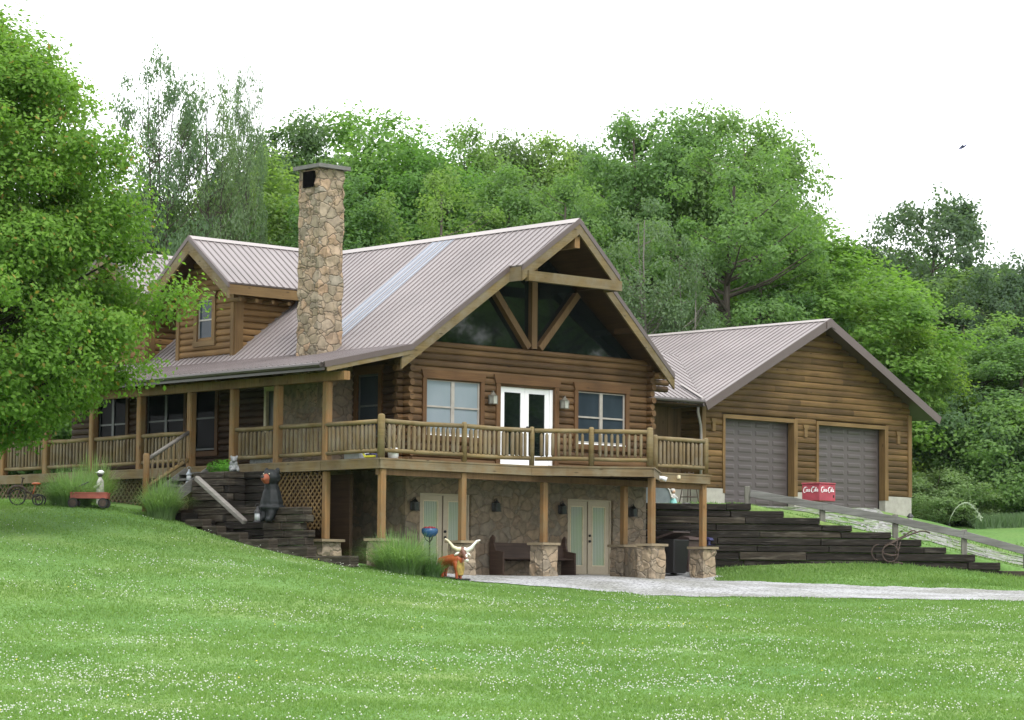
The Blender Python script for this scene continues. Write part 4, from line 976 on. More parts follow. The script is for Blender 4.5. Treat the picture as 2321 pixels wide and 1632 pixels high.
def ring(name, px, py, rpx, t, a0=0, a1=2 * pi, r_=.017):
    n_ = 22; pt(name, [(px + rpx * .95 * cos(a0 + (a1 - a0) * i / n_), py + rpx * 1.05 * sin(a0 + (a1 - a0) * i / n_)) for i in range(n_ + 1)], r_, t=t)
ring('wheel', 2018, 1254, 19, 73.0); ring('wheel', 1992, 1252, 17, 73.2, pi * .55, pi * 1.5)
pt('blade', [(2024, 1276), (2034, 1275), (2046, 1278)], .03)

# ------------------------------------------------------------------ lanterns on the walls
def lantern(x, y, z, label, grp, m='iron', gm='lamp_glass', s=1.0, n=(0, -1, 0)):
    o = thing('wall_lantern', label, 'lantern', (x, y, z), grp); N_ = Vector(n); c = Vector((x, y, z)) + N_ * .17 * s
    U = Vector((1, 0, 0)) if abs(N_.y) > .5 else Vector((0, 1, 0)); fr = Fr(c, U, N_)
    k = lambda a: a * s
    mb = MB(); mb.fbox(Fr((x, y, z), U, N_), -k(.06), k(.06), -.01, k(.025), -k(.16), k(.10)); mb.build('back_plate', m, o)
    mb = MB(); mb.tube([Vector((x, y, z + k(.06))) + N_ * .02, Vector((x, y, z + k(.20))) + N_ * k(.08), c + Vector((0, 0, k(.22))), c + Vector((0, 0, k(.14)))], k(.012), 6); mb.build('arm', m, o)
    mb = MB(); h_ = k(.085)
    for a in (-1, 1):
        for b in (-1, 1): mb.bar(c + U * (a * h_) + N_ * (b * h_) + Vector((0, 0, -k(.17))), c + U * (a * h_ * 1.08) + N_ * (b * h_ * 1.08) + Vector((0, 0, k(.07))), k(.02), k(.02))
    mb.fbox(fr, -h_ * 1.2, h_ * 1.2, -h_ * 1.2, h_ * 1.2, -k(.19), -k(.165)); mb.build('cage', m, o)
    mb = MB(); mb.lathe(c, [(k(.15), k(.07)), (k(.10), k(.11)), (k(.04), k(.16)), (k(.02), k(.19))], 4); mb.build('cap', m, o)
    mb = MB(); mb.fbox(fr, -h_ * .9, h_ * .9, -h_ * .9, h_ * .9, -k(.165), k(.068)); mb.build('lamp_glass', gm, o)
for px, py, lb in ((941, 1143, 'black wall lantern on the stone left of the left basement door'), (1126, 1146, 'black wall lantern on the stone above the wooden pew'), (1276, 1152, 'black wall lantern on the stone left of the right basement door'), (1436, 1158, 'black wall lantern on the stone beside the far right timber post')):
    p = hit(px, py, y=-.15); lantern(p.x, -.012, p.z, lb, 'black lanterns on the basement wall', gm='lamp_dark', s=.82)
for px, py, lb in ((1119, 902, 'bronze wall lantern on the logs left of the white french door'), (1281, 913, 'bronze wall lantern on the logs right of the white french door')):
    p = hit(px, py, y=-.2); lantern(p.x, -.05, p.z, lb, 'bronze lanterns beside the french door', 'lamp_bronze', 'lamp_glass', .85)

# ------------------------------------------------------------------ things on the ground by the basement
p = hit(1200, 1306, y=-.45); by = -.5; x0 = hit(1135, 1250, y=by).x; x1 = hit(1300, 1250, y=by).x; x1 = -.45
pw = thing('church_pew', 'dark wooden church pew against the stone wall between the basement doors', 'bench', (x0, by, 0.0))
for x in (x0, x1):
    FE = Fr((x, -.1, .0), (0, -1, 0), (1, 0, 0))
    mb = MB(); mb.prism(FE, [(0, 0), (.52, 0), (.52, .58), (.40, .60), (.22, .62), (.16, .80), (.17, .95), (.10, 1.02), (.03, .95), (0, .80)], -.03, .03); mb.build('end_panel', 'bench_wood', pw, bevel=.008)
mb = MB(); mb.box(x0 + .032, x1 - .032, -.56, -.2, .40, .44); mb.build('seat', 'bench_wood', pw)
mb = MB(); mb.prism(Fr((x0 + .032, 0, 0), (0, -1, 0), (1, 0, 0)), [(.12, .82), (.15, .82), (.26, .36), (.23, .36)], 0, x1 - x0 - .064); mb.build('backrest', 'bench_wood', pw)
p = hit(974, 1205, y=-1.3); bx, byy, bz_ = p.x, -1.3, p.z
fp = thing('flower_bowl', 'blue glazed bowl of red flowers on a black stand by the basement door', 'planter', (bx, byy, 0))
mb = MB(); mb.lathe((bx, byy, bz_ - .12), [(.07, -.02), (.15, .02), (.20, .09), (.205, .16), (.19, .20), (.175, .20), (.17, .16)], 20); mb.build('bowl', 'blue_glaze', fp, smooth=True)
mb = MB(); mb.cyl((bx, byy, .02), (bx, byy, bz_ - .14), .022)
for i in range(3):
    a = i * 2.1 + .4; mb.tube([(bx, byy, .3), (bx + .1 * cos(a), byy + .1 * sin(a), .18), (bx + .2 * cos(a), byy + .2 * sin(a), .02)], .014, 6); mb.tube([(bx, byy, bz_ - .26), (bx + .09 * cos(a), byy + .09 * sin(a), bz_ - .2), (bx + .15 * cos(a), byy + .15 * sin(a), bz_ - .08)], .012, 6)
mb.build('stand', 'iron', fp)
mb = MB()
for i in range(26): a = i * 2.4; r_ = .15 * sqrt((i + .5) / 26); mb.ball((bx + r_ * cos(a), byy + r_ * sin(a), bz_ + .09 + random.uniform(-.01, .025)), random.uniform(.018, .03), 5)
mb.build('flowers', 'flower_red', fp)
def bin_(px, py, lb, m, lid='closed', yb=-.6):
    p = hit(px, py, y=yb); x, y, z = p.x, yb, 0.02
    o = thing('rubbish_bin', lb, 'bin', (x, y, z), 'wheeled bins behind the stone piers')
    FB_ = Fr((x, y, z), (1, 0, 0), (0, -1, 0))
    mb = MB(); vs = [FB_.p(a * w, b * w + .0, h_) for w, h_ in ((.24, .08), (.30, .98)) for a in (-1, 1) for b in (-1, 1)]
    mb.add(vs, [(0, 1, 3, 2), (4, 6, 7, 5), (0, 4, 5, 1), (2, 3, 7, 6), (0, 2, 6, 4), (1, 5, 7, 3)]); mb.build('bin_body', m, o, bevel=.02)
    mb = MB()
    if lid == 'closed': mb.prism(Fr((x - .33, y, z), (0, -1, 0), (1, 0, 0)), [(-.34, .985), (.36, .985), (.34, 1.05), (.1, 1.10), (-.32, 1.06)], 0, .66)
    else: mb.prism(Fr((x - .33, y, z), (0, -1, 0), (1, 0, 0)), [(-.34, .99), (.30, 1.16), (.29, 1.20), (-.36, 1.05)], 0, .66)
    mb.build('lid', 'bin_brown' if lid == 'open' else m, o, bevel=.01)
    for s_ in (-1, 1): mb = MB(); mb.cyl((x + s_ * .22, y + .24, z + .1), (x + s_ * .28, y + .24, z + .1), .10, k=14); mb.build('wheel', 'tyre', o)
    return x, y, z
bin_(1527, 1290, 'dark rubbish bin with its brown lid ajar left of the right stone pier', 'bin_dark', 'open', -.9)
bin_(1560, 1290, 'brown rubbish bin with flat lid half hidden by the right stone pier', 'bin_brown', 'closed', -.5)
x, y, z = bin_(1606, 1290, 'navy rubbish bin behind the right stone pier with paper on its lid', 'navy', 'closed', -.7)
mb = MB(); mb.prism(Fr((x - .2, y + .1, z + 1.105), (1, 0, 0), (0, 0, 1), (0, -1, 0)), [(0, -.1), (.5, -.05), (.45, .3), (.05, .25)], 0, .03); tag(mb.build('paper_sheet', 'white_plastic', loc=(x, y, z + 1.1)), 'white sheet of paper lying on the navy bin lid', 'paper')
# steel tub on edge, girl figure and trellis on the terrace above the wall
T2 = 74.3
a, b = hit(1452, 1145, t=T2), hit(1522, 1145, t=T2); zt = hit(1490, 1100, t=T2).z; zb = 1.95
ub = (b - a).normalized(); ub.z = 0
tub = thing('steel_tub', 'grey galvanised tub tipped on its side on top of the timber wall', 'tub', (a.x, a.y, zb))
W_, H_ = (b - a).length, zt - zb
out = [(0, 0), (W_, 0), (W_, H_ * .45), (W_ * .93, H_ * .78), (W_ * .80, H_ * .97), (W_ * .70, H_), (.0, H_ * 1.05)]
FT = Fr((a.x, a.y, zb), ub, (-DH.x, -DH.y, 0)); mb = MB(); mb.prism(FT, out, -.4, -.02); mb.build('tub_body', 'galvanised', tub)
mb = MB(); mb.tube([FT.p(u_, .0, w_) for u_, w_ in out[1:]], .022, 7); mb.build('rim', 'statue_white', tub, smooth=True)
p = hit(1526, 1143, t=73.75); gx, gy_, gz_ = p.x, p.y, 1.98
gs = thing('girl_statue', 'small painted girl statue in white bonnet and teal skirt on the timber wall', 'statue', (gx, gy_, gz_))
mb = MB(); mb.lathe((gx, gy_, gz_), [(.10, 0), (.11, .02), (.085, .12), (.06, .17)], 14); mb.build('skirt', 'teal', gs, smooth=True)
blob('body', [('e', (gx, gy_, gz_ + .22), (.07, .06, .09)), ('c', [(gx - .05, gy_, gz_ + .26), (gx - .10, gy_ - .03, gz_ + .2), (gx - .06, gy_ - .09, gz_ + .17)], [.026, .022, .02]), ('c', [(gx + .05, gy_, gz_ + .26), (gx + .10, gy_ - .03, gz_ + .2), (gx + .07, gy_ - .09, gz_ + .17)], [.026, .022, .02])], 'statue_white', gs, .012)
blob('head', [('e', (gx, gy_, gz_ + .36), (.058, .058, .066)), ('e', (gx, gy_ - .058, gz_ + .352), (.012, .014, .014))], 'skin', gs, .01, 1)
mb = MB(); mb.ball((gx, gy_ + .018, gz_ + .385), (.072, .068, .068), 12); mb.build('bonnet', 'statue_white', gs, smooth=True)
p = hit(1562, 1143, t=75.3); zt = hit(1562, 1095, t=75.3).z
ob = thing('obelisk_trellis', 'rusty four-legged garden trellis behind the timber wall near the garage corner', 'trellis', (p.x, p.y, 2.0))
for i in range(4):
    a = i * pi / 2 + .6; mb = MB(); mb.cyl((p.x + .30 * cos(a), p.y + .30 * sin(a), 1.95), (p.x + .11 * cos(a), p.y + .11 * sin(a), 2.95), .016, k=6); mb.build('leg', 'rust', ob)
for h_ in (.3, .6, .95):
    r_ = .30 - .19 * h_; mb = MB(); mb.tube([(p.x + r_ * cos(i * pi / 2 + .6), p.y + r_ * sin(i * pi / 2 + .6), 1.95 + h_) for i in range(5)], .012, 5); mb.build('crossbar', 'rust', ob)
p = hit(2063, 1163, t=80.9); g_ = gz(p.x, p.y)
gl_ = thing('garden_lantern', 'small dark lantern on the ground at the right garage corner', 'lantern', (p.x, p.y, g_))
mb = MB(); mb.lathe((p.x, p.y, g_), [(.09, 0), (.09, .03), (.07, .05), (.07, .2), (.11, .22), (.05, .30), (.015, .33)], 12); mb.build('lantern_body', 'iron', gl_)
mb = MB(); mb.lathe((p.x, p.y, g_ + .06), [(.075, 0), (.075, .13)], 12); mb.build('lamp_glass', 'lamp_glass', gl_)

# ------------------------------------------------------------------ carved bear and cub, lanterns
BX, BY, BZ = -9.2, 1.0, 1.50
f = (-RH * .52 - DH * .85).normalized(); sd = Vector((-f.y, f.x, 0))
bp = lambda a, b, c: Vector((BX, BY, BZ)) + f * a + sd * b + Vector((0, 0, c))
_k = .92; bp = lambda a, b, c: Vector((BX, BY, BZ)) + (f * a + sd * b + Vector((0, 0, c))) * _k
bear = thing('carved_bear', 'large black carved wooden bear with orange muzzle sitting on the timber wall', 'statue', (BX, BY, BZ))
blob('body', [('c', [bp(0, 0, .08), bp(0, 0, .20), bp(.0, 0, .38), bp(.0, 0, .54), bp(.02, 0, .64)], [.27, .285, .245, .195, .18]), ('e', bp(.0, 0, .06), (.34, .34, .12)), ('e', bp(.04, 0, .86), (.235, .235, .205)), ('e', bp(.0, .18, 1.04), (.062, .062, .08)), ('e', bp(.0, -.18, 1.04), (.062, .062, .08)),
              ('c', [bp(.16, -.13, .0), bp(.24, -.13, -.20)], [.13, .11]), ('c', [bp(.16, .13, .0), bp(.24, .13, -.20)], [.13, .11]), ('c', [bp(.24, -.13, -.22), bp(.34, -.13, -.26)], [.10, .07]), ('c', [bp(.24, .13, -.22), bp(.34, .13, -.26)], [.10, .07])], 'bear_black', bear, .022, 3)
blob('muzzle', [('c', [bp(.20, 0, .85), bp(.35, 0, .82)], [.115, .085]), ('c', [bp(.2, 0, .77), bp(.31, 0, .74)], [.085, .055])], 'bear_muzzle', bear, .016)
mb = MB(); mb.ball(bp(.42, 0, .865), (.045, .045, .035), 8); mb.build('nose', 'iron', bear, smooth=True)
for s_ in (-1, 1): mb = MB(); mb.ball(bp(.25, s_ * .09, .95), .016, 8); mb.build('eye', 'cream', bear, smooth=True)
def clantern(p, s, lb, m='iron'):
    o = thing('candle_lantern', lb, 'lantern', tuple(p), 'white candle lanterns by the porch steps')
    mb = MB(); mb.lathe(p, [(.085 * s, 0), (.085 * s, .02 * s), (.06 * s, .04 * s)], 12); mb.build('base', m, o)
    mb = MB(); mb.lathe(p, [(.058 * s, .04 * s), (.058 * s, .20 * s)], 12); mb.build('lamp_glass', 'grey_plastic', o, smooth=True)
    mb = MB(); mb.lathe(p, [(.075 * s, .20 * s), (.07 * s, .23 * s), (.04 * s, .27 * s), (.03 * s, .30 * s), (.02 * s, .34 * s)], 12); mb.build('cap', m, o)
    mb = MB(); mb.tube([p + RH * (.05 * s * cos(pi * i / 8)) + Vector((0, 0, .33 * s + .07 * s * sin(pi * i / 8))) for i in range(9)], .006 * s, 5); mb.build('handle', m, o)
clantern(hit(583, 1184, x=-9.62), 1.15, 'small white lantern hanging at the feet of the black bear')
clantern(hit(428, 1095, x=-8.95), 1.05, 'small white lantern beside the tall timber wall at the porch stairs', 'galvanised')
p = hit(530, 1068, x=-8.75); p.z = .32 + 12 * TH + .0; p = Vector((-8.72, 3.2, .32 + 12 * TH))
cub = thing('cub_statue', 'small grey stone bear cub statue on top of the planter wall', 'statue', tuple(p))
blob('body', [('e', p + Vector((0, 0, .10)), (.13, .13, .11)), ('e', p + Vector((-.02, -.01, .20)), (.105, .105, .09)), ('e', p + Vector((-.03, -.04, .30)), (.085, .085, .08)), ('e', p + Vector((.03, -.08, .37)), (.03, .03, .035)), ('e', p + Vector((-.09, 0, .37)), (.03, .03, .035)), ('c', [p + Vector((-.05, -.06, .29)), p + Vector((-.09, -.11, .27))], [.05, .035]),
              ('c', [p + Vector((-.05, -.05, .06)), p + Vector((-.16, -.10, .03))], [.055, .045]), ('c', [p + Vector((.05, -.08, .06)), p + Vector((.0, -.17, .03))], [.055, .045])], 'grey_stone', cub, .012, 1)

# ------------------------------------------------------------------ longhorn sculpture
LB = ground_at(1032, 1313); LB = Vector((LB.x, LB.y, LB.z)); f = (RH * .62 - DH * .55).normalized(); sd = Vector((-f.y, f.x, 0))
lp = lambda a, b, c: LB + f * a + sd * b + Vector((0, 0, c))
lh = thing('longhorn_sculpture', 'orange painted metal longhorn sculpture with long white horns at the gravel edge', 'sculpture', tuple(LB))
blob('body', [('c', [lp(-.42, 0, .40), lp(-.1, 0, .44), lp(.10, 0, .46)], [.13, .145, .13]), ('c', [lp(-.36, .07, .34), lp(-.40, .08, .18), lp(-.40, .08, .0)], [.085, .05, .04]), ('c', [lp(-.36, -.07, .34), lp(-.34, -.08, .18), lp(-.36, -.08, .0)], [.085, .05, .04]),
              ('c', [lp(.05, .07, .36), lp(.08, .08, .18), lp(.08, .08, .0)], [.09, .05, .038]), ('c', [lp(.08, -.07, .36), lp(.12, -.08, .18), lp(.12, -.08, .0)], [.09, .05, .038]), ('c', [lp(-.53, 0, .46), lp(-.57, 0, .3), lp(-.56, 0, .16)], [.025, .018, .022])], 'orange_paint', lh, .016)
blob('head', [('c', [lp(.08, 0, .50), lp(.22, 0, .60)], [.10, .075]), ('c', [lp(.22, 0, .68), lp(.29, 0, .56), lp(.35, 0, .46)], [.075, .062, .042])], 'cow_brown', lh, .014)
mb = MB(); mb.ball(lp(.365, 0, .44), (.045, .045, .04), 8); mb.ball(lp(.345, .0, .53), (.03, .03, .06), 8); mb.build('muzzle', 'horn_white', lh, smooth=True)
for s_ in (-1, 1):
    sp_ = (RH * -s_)
    b0 = lp(.22, 0, .70)
    mb = MB(); w = lambda a, c: b0 + sp_ * a + Vector((0, 0, c))
    mb.tube([w(.03, 0), w(.12, -.02 if s_ < 0 else .0), w(.22, .05), w(.28, .13), w(.34, .2), w(.42, .22 if s_ < 0 else .25)], [.062, .055, .042, .032, .024, .016], 10); mb.build('horn', 'horn_white' if s_ < 0 else 'cream', lh, smooth=True)
    mb = MB(); mb.tube([b0 + sp_ * .06 + Vector((0, 0, -.06)), b0 + sp_ * .14 + Vector((0, 0, -.11)), b0 + sp_ * .19 + Vector((0, 0, -.15))], [.028, .034, .012], 8); mb.build('ear', 'horn_white', lh, smooth=True)
mb = MB(); mb.prism(Fr(lp(.14, 0, 0), sd, f), [(-.10, .45), (.10, .45), (.13, .25), (.08, .08), (-.08, .08), (-.13, .25)], .0, .05); mb.build('chest_plate', 'ochre', lh, bevel=.015)
mb = MB(); mb.fbox(Fr(LB, f, sd), -.1, .3, -.2, .2, -.05, .012); mb.build('base_plate', 'iron', lh)

# ------------------------------------------------------------------ wagon, boy statue, tricycle
wb = ground_at(219, 1147) - DH * 1.1; wb.z = gz(wb.x, wb.y); wu = RH.copy(); wv = -DH.copy()
wz = wb.z; Fw = Fr((wb.x, wb.y, wz), wu, wv)
wg = thing('toy_wagon', 'old red toy wagon with thick wheels parked on the lawn by the ornamental grass', 'wagon', tuple(wb))
mb = MB(); L2, D2_ = .47, .21
mb.fbox(Fw, -L2, L2, -D2_, D2_, .24, .26); mb.fbox(Fw, -L2, L2, D2_ - .02, D2_, .26, .38); mb.fbox(Fw, -L2, L2, -D2_, -D2_ + .02, .26, .38); mb.fbox(Fw, -L2, -L2 + .02, -D2_ + .02, D2_ - .02, .26, .38); mb.fbox(Fw, L2 - .02, L2, -D2_ + .02, D2_ - .02, .26, .38)
mb.build('tray', 'wagon_red', wg)
mb = MB(); mb.fbox(Fw, -L2 - .012, L2 + .012, D2_ + .001, D2_ + .014, .365, .395); mb.fbox(Fw, -L2 - .012, L2 + .012, -D2_ - .014, -D2_ - .001, .365, .395); mb.build('tray_lip', 'wagon_red', wg)
for uu in (-.40, .36):
    mb = MB(); mb.cyl(Fw.p(uu, -.2, .115), Fw.p(uu, .2, .115), .015); mb.fbox(Fw, uu - .05, uu + .05, -.1, .1, .13, .24); mb.build('axle', 'iron', wg)
    for vv in (-.26, .20):
        mb = MB(); mb.cyl(Fw.p(uu, vv, .125), Fw.p(uu, vv + .075, .125), .125, k=20); w_ = mb.build('wheel', 'tyre', wg)
        mb = MB(); mb.cyl(Fw.p(uu, vv - .004, .125), Fw.p(uu, vv + .082, .125), .085, k=16); mb.build('hub', 'rust', w_)
mb = MB(); mb.tube([Fw.p(-.50, 0, .15), Fw.p(-.52, 0, .28), Fw.p(-.40, .0, .50), Fw.p(-.05, .0, .66)], .013, 7); mb.build('pull_handle', 'iron', wg, smooth=True)
p = ground_at(229, 1143); p = p - DH * .2; zb = gz(p.x, p.y)
p.z = zb; by_ = thing('boy_statue', 'small white statue of a boy in a cap standing behind the red wagon', 'statue', tuple(p))
fx = -RH
b_ = lambda a, c, d=0: p + fx * a + Vector((0, 0, c)) - DH * d
blob('body', [('c', [b_(0, .58), b_(0, .42), b_(0, .36)], [.095, .10, .095]), ('c', [b_(.03, .34, .05), b_(.035, .18, .05), b_(.03, .03, .05)], [.075, .06, .055]), ('c', [b_(-.03, .34, -.05), b_(-.035, .18, -.05), b_(-.03, .03, -.05)], [.075, .06, .055]),
              ('c', [b_(.0, .62, .09), b_(.03, .50, .13), b_(.13, .44, .11)], [.045, .038, .032]), ('c', [b_(.0, .62, -.09), b_(.03, .50, -.13), b_(.13, .44, -.11)], [.045, .038, .032]), ('c', [b_(0, .66), b_(0.01, .72)], [.05, .04])], 'statue_white', by_, .016)
blob('head', [('e', b_(.01, .79), (.078, .075, .085)), ('e', b_(.09, .78), (.016, .016, .018))], 'statue_dark', by_, .012, 1)
mb = MB(); mb.ball(b_(-.01, .835), (.088, .084, .062), 12); mb.lathe(b_(.06, .83), [(.07, 0), (.07, .012)], 12); mb.build('cap', 'white_paint', by_, smooth=True)
tq = ground_at(45, 1150) + DH * 1.0; tq.z = gz(tq.x, tq.y)
tr = thing('rusty_tricycle', 'rusty old tricycle with orange saddle leaning by the porch lattice', 'tricycle', tuple(tq))
Ft = Fr(tuple(tq), RH, -DH)
def circ(u_, w_, r_, n_, q): return [Ft.p(u_ + r_ * cos(2 * pi * i / 20), n_, w_ + r_ * sin(2 * pi * i / 20)) for i in range(21)]
for u_, n_, r_ in ((-.25, 0, .22), (.30, -.2, .15), (.30, .2, .15)):
    mb = MB(); mb.tube(circ(u_, r_, r_ - .02, n_, 0), .018, 6); w_ = mb.build('wheel', 'tyre', tr)
    mb = MB()
    for i in range(6): mb.cyl(Ft.p(u_, n_, r_), Ft.p(u_ + (r_ - .02) * cos(i * pi / 3), n_, r_ + (r_ - .02) * sin(i * pi / 3)), .005, k=5)
    mb.build('spokes', 'rust', w_)
mb = MB(); mb.tube([Ft.p(-.25 + .26 * cos(a), 0, .24 + .26 * sin(a)) for a in np.linspace(.3, pi * .95, 10)], .035, 7); mb.build('mudguard', 'rust', tr, smooth=True)
mb = MB(); mb.tube([Ft.p(-.25, 0, .22), Ft.p(-.16, 0, .50), Ft.p(-.12, 0, .70)], .02, 7); mb.tube([Ft.p(-.16, 0, .46), Ft.p(.1, 0, .30), Ft.p(.30, 0, .15)], .022, 7); mb.cyl(Ft.p(.3, -.2, .15), Ft.p(.3, .2, .15), .014, k=6); mb.build('frame', 'rust', tr)
mb = MB(); mb.cyl(Ft.p(-.12, -.2, .70), Ft.p(-.12, .2, .70), .014, k=7); mb.build('handlebar', 'rust', tr)
mb = MB(); mb.tube([Ft.p(.14, 0, .30), Ft.p(.2, 0, .52)], .018, 6); mb.ball(Ft.p(.22, 0, .56), (.13, .10, .035), 10); mb.build('saddle', 'orange_paint', tr, smooth=True)

# ------------------------------------------------------------------ odds and ends on the deck
p = (-7.75, -1.86, DZ); bk = thing('white_bucket', 'white bucket at the deck corner holding a bunch of dry branches', 'bucket', p)
mb = MB(); mb.lathe(p, [(.12, 0), (.14, .26), (.125, .26), (.12, .24)], 16); mb.build('bucket_body', 'white_plastic', bk, smooth=True)
db = thing('dry_branches', 'bunch of pale dry twisted branches standing in the white bucket', 'branches', (p[0], p[1], DZ + .05))
mb = MB()
for i in range(26):
    a = random.uniform(0, 6.28); x, y, z = p[0] + .05 * cos(a), p[1] + .03 * sin(a), DZ + .05; pts = [(x, y, z)]; dx, dy = .10 * cos(a), .05 * sin(a)
    for k in range(6): x += dx * random.uniform(0, .9) + random.uniform(-.035, .035); y += dy * random.uniform(0, .8) + random.uniform(-.02, .02); z += .13; pts.append((x, y, z))
    mb.tube(pts, [.009, .008, .007, .006, .006, .005, .004], 5)
mb.build('twigs', 'straw', db)
mb = MB(); mb.tube([(-8.22, -1.75, DZ + .05), (-8.22, -1.35, DZ + .05)], .03, 8); mb.tube([(-8.22, -1.36, DZ + .05), (-8.24, -1.30, DZ + .16), (-8.24, -1.26, DZ + .27)], .022, 7); o = mb.build('toy_truck', 'yellow', loc=(-8.22, -1.5, DZ)); o.name = 'garden_tool'; tag(o, 'bright yellow plastic tool lying at the left deck corner', 'tool')
mb = MB(); mb.fbox(Fr((-8.05, -.95, DZ), (0, 1, 0), (1, 0, 0)), 0, .62, 0, .35, .005, .17); tag(mb.build('storage_box', 'grey_plastic', loc=(-8, -.7, DZ), bevel=.03), 'low grey plastic box on the deck behind the side railing', 'box')
mb = MB(); mb.fbox(Fr((-8.0, -1.35, DZ), (0, 1, 0), (1, 0, 0)), 0, .25, 0, .2, .005, .14); tag(mb.build('storage_box', 'navy', loc=(-8, -1.3, DZ), bevel=.02), 'small navy box on the deck next to the yellow tool', 'box')
mb = MB(); mb.box(-8.1, -7.75, 2.5, 3.4, DZ + .002, DZ + .13); tag(mb.build('stone_slab', 'grey_stone', loc=(-8, 3, DZ), bevel=.03), 'flat grey stone slab lying on the porch behind the railing', 'slab')
p = hit(1490, 1080, y=-2.25); fl = thing('flood_light', 'white twin-head flood light fixed below the deck railing corner', 'lamp', tuple(p))
mb = MB(); mb.cyl(p + Vector((0, .10, 0)), p + Vector((0, .0, 0)), .055, k=12); mb.build('base', 'white_plastic', fl)
for a in (Vector((-.06, -.08, -.02)), Vector((.10, -.08, -.04))):
    mb = MB(); mb.tube([p + a * .3, p + a * .8, p + a * 1.5, p + a * 1.9], [.03, .045, .06, .062], 12); mb.build('lamp_head', 'white_plastic', fl, smooth=True)
mb = MB(); mb.tube([p + Vector((0, 0, .02)), p + Vector((.02, -.05, .12))], .01, 6); mb.tube([p + Vector((.01, 0, .02)), p + Vector((.08, -.04, .10))], .009, 6); mb.build('aerial', 'white_plastic', fl)
p = hit(1537, 1081, y=-2.13); mb = MB(); mb.box(p.x - .045, p.x + .045, -2.175, -2.128, p.z - .045, p.z + .045); mb.box(p.x - .03, p.x + .03, -2.185, -2.176, p.z - .03, p.z + .03)
tag(mb.build('outlet_box', 'cream', loc=tuple(p)), 'small cream electrical outlet box on the right deck edge', 'outlet')
# fountain jet in the pond
T3 = 91.5
pond = ST(sx(2170, T3), T3, 0); pz = 1.62
mb = MB(); mb.lathe((pond.x, pond.y, pz - .3), [(2.6, 0), (2.6, .3)], 40); kind(mb.build('pond', 'glass_slate', loc=(pond.x, pond.y, pz)), 'structure')
fo = thing('fountain', 'thin arching jet of water rising from the pond beyond the garage', 'fountain', tuple(hit(2151, 1183, t=T3)))
arc = [(2151, 1184), (2156, 1170), (2165, 1154), (2176, 1144), (2186, 1140), (2195, 1140.5), (2203, 1146), (2212, 1157), (2219, 1168), (2226, 1180)]
mb = MB(); mb.tube([hit(x, y, t=T3) for x, y in arc[:6]], [.012, .015, .018, .022, .026, .026], 6); mb.build('jet', 'water', fo, smooth=True)
mb = MB()
for i in range(130):
    k = random.uniform(3.2, 8.99); a, b = arc[int(k)], arc[int(k) + 1]; q_ = k - int(k); sp2 = (k - 3) * .5
    mb.ball(hit(a[0] + (b[0] - a[0]) * q_ + random.gauss(0, sp2), a[1] + (b[1] - a[1]) * q_ + random.gauss(0, sp2 * .8), t=T3), random.uniform(.010, .026), 4)
mb.build('droplets', 'water', fo)
mb = MB(); a = hit(2151, 1186, t=T3); mb.cyl((a.x, a.y, pz - .1), a, .04); mb.build('nozzle', 'iron', fo)
# swallow
p = hit(2184, 333, t=60); f = (RH * .7 + Vector((0, 0, .5))).normalized(); sd = Vector((0, 0, 1)).cross(f).normalized(); up = f.cross(sd)
bd = thing('bird', 'small dark swallow flying high in the white sky at the right', 'bird', tuple(p))
blob('body', [('c', [p - f * .08, p, p + f * .06, p + f * .09], [.010, .022, .018, .012])], 'navy', bd, .006, 1)
for s_ in (-1, 1):
    mb = MB(); T_ = -f * 1.0 + sd * s_ * .15
    mb.add([p + f * .03 + sd * s_ * .015, p - f * .03 + sd * s_ * .015, p + sd * s_ * .10 + up * .05 - f * .02, p + sd * s_ * .18 + up * .03 - f * .12, p + f * .03 + sd * s_ * .015 + up * .006, p - f * .03 + sd * s_ * .015 + up * .006, p + sd * s_ * .10 + up * .056 - f * .02, p + sd * s_ * .18 + up * .034 - f * .12],
           [(0, 1, 2), (1, 3, 2), (4, 6, 5), (5, 6, 7), (0, 2, 6, 4), (2, 3, 7, 6), (1, 5, 7, 3), (0, 4, 5, 1)]); mb.build('wing', 'navy', bd)
mb = MB(); 
for s_ in (-1, 1): mb.tube([p - f * .07, p - f * .20 + sd * s_ * .025 - up * .01], [.007, .002], 5)
mb.build('tail', 'navy', bd)

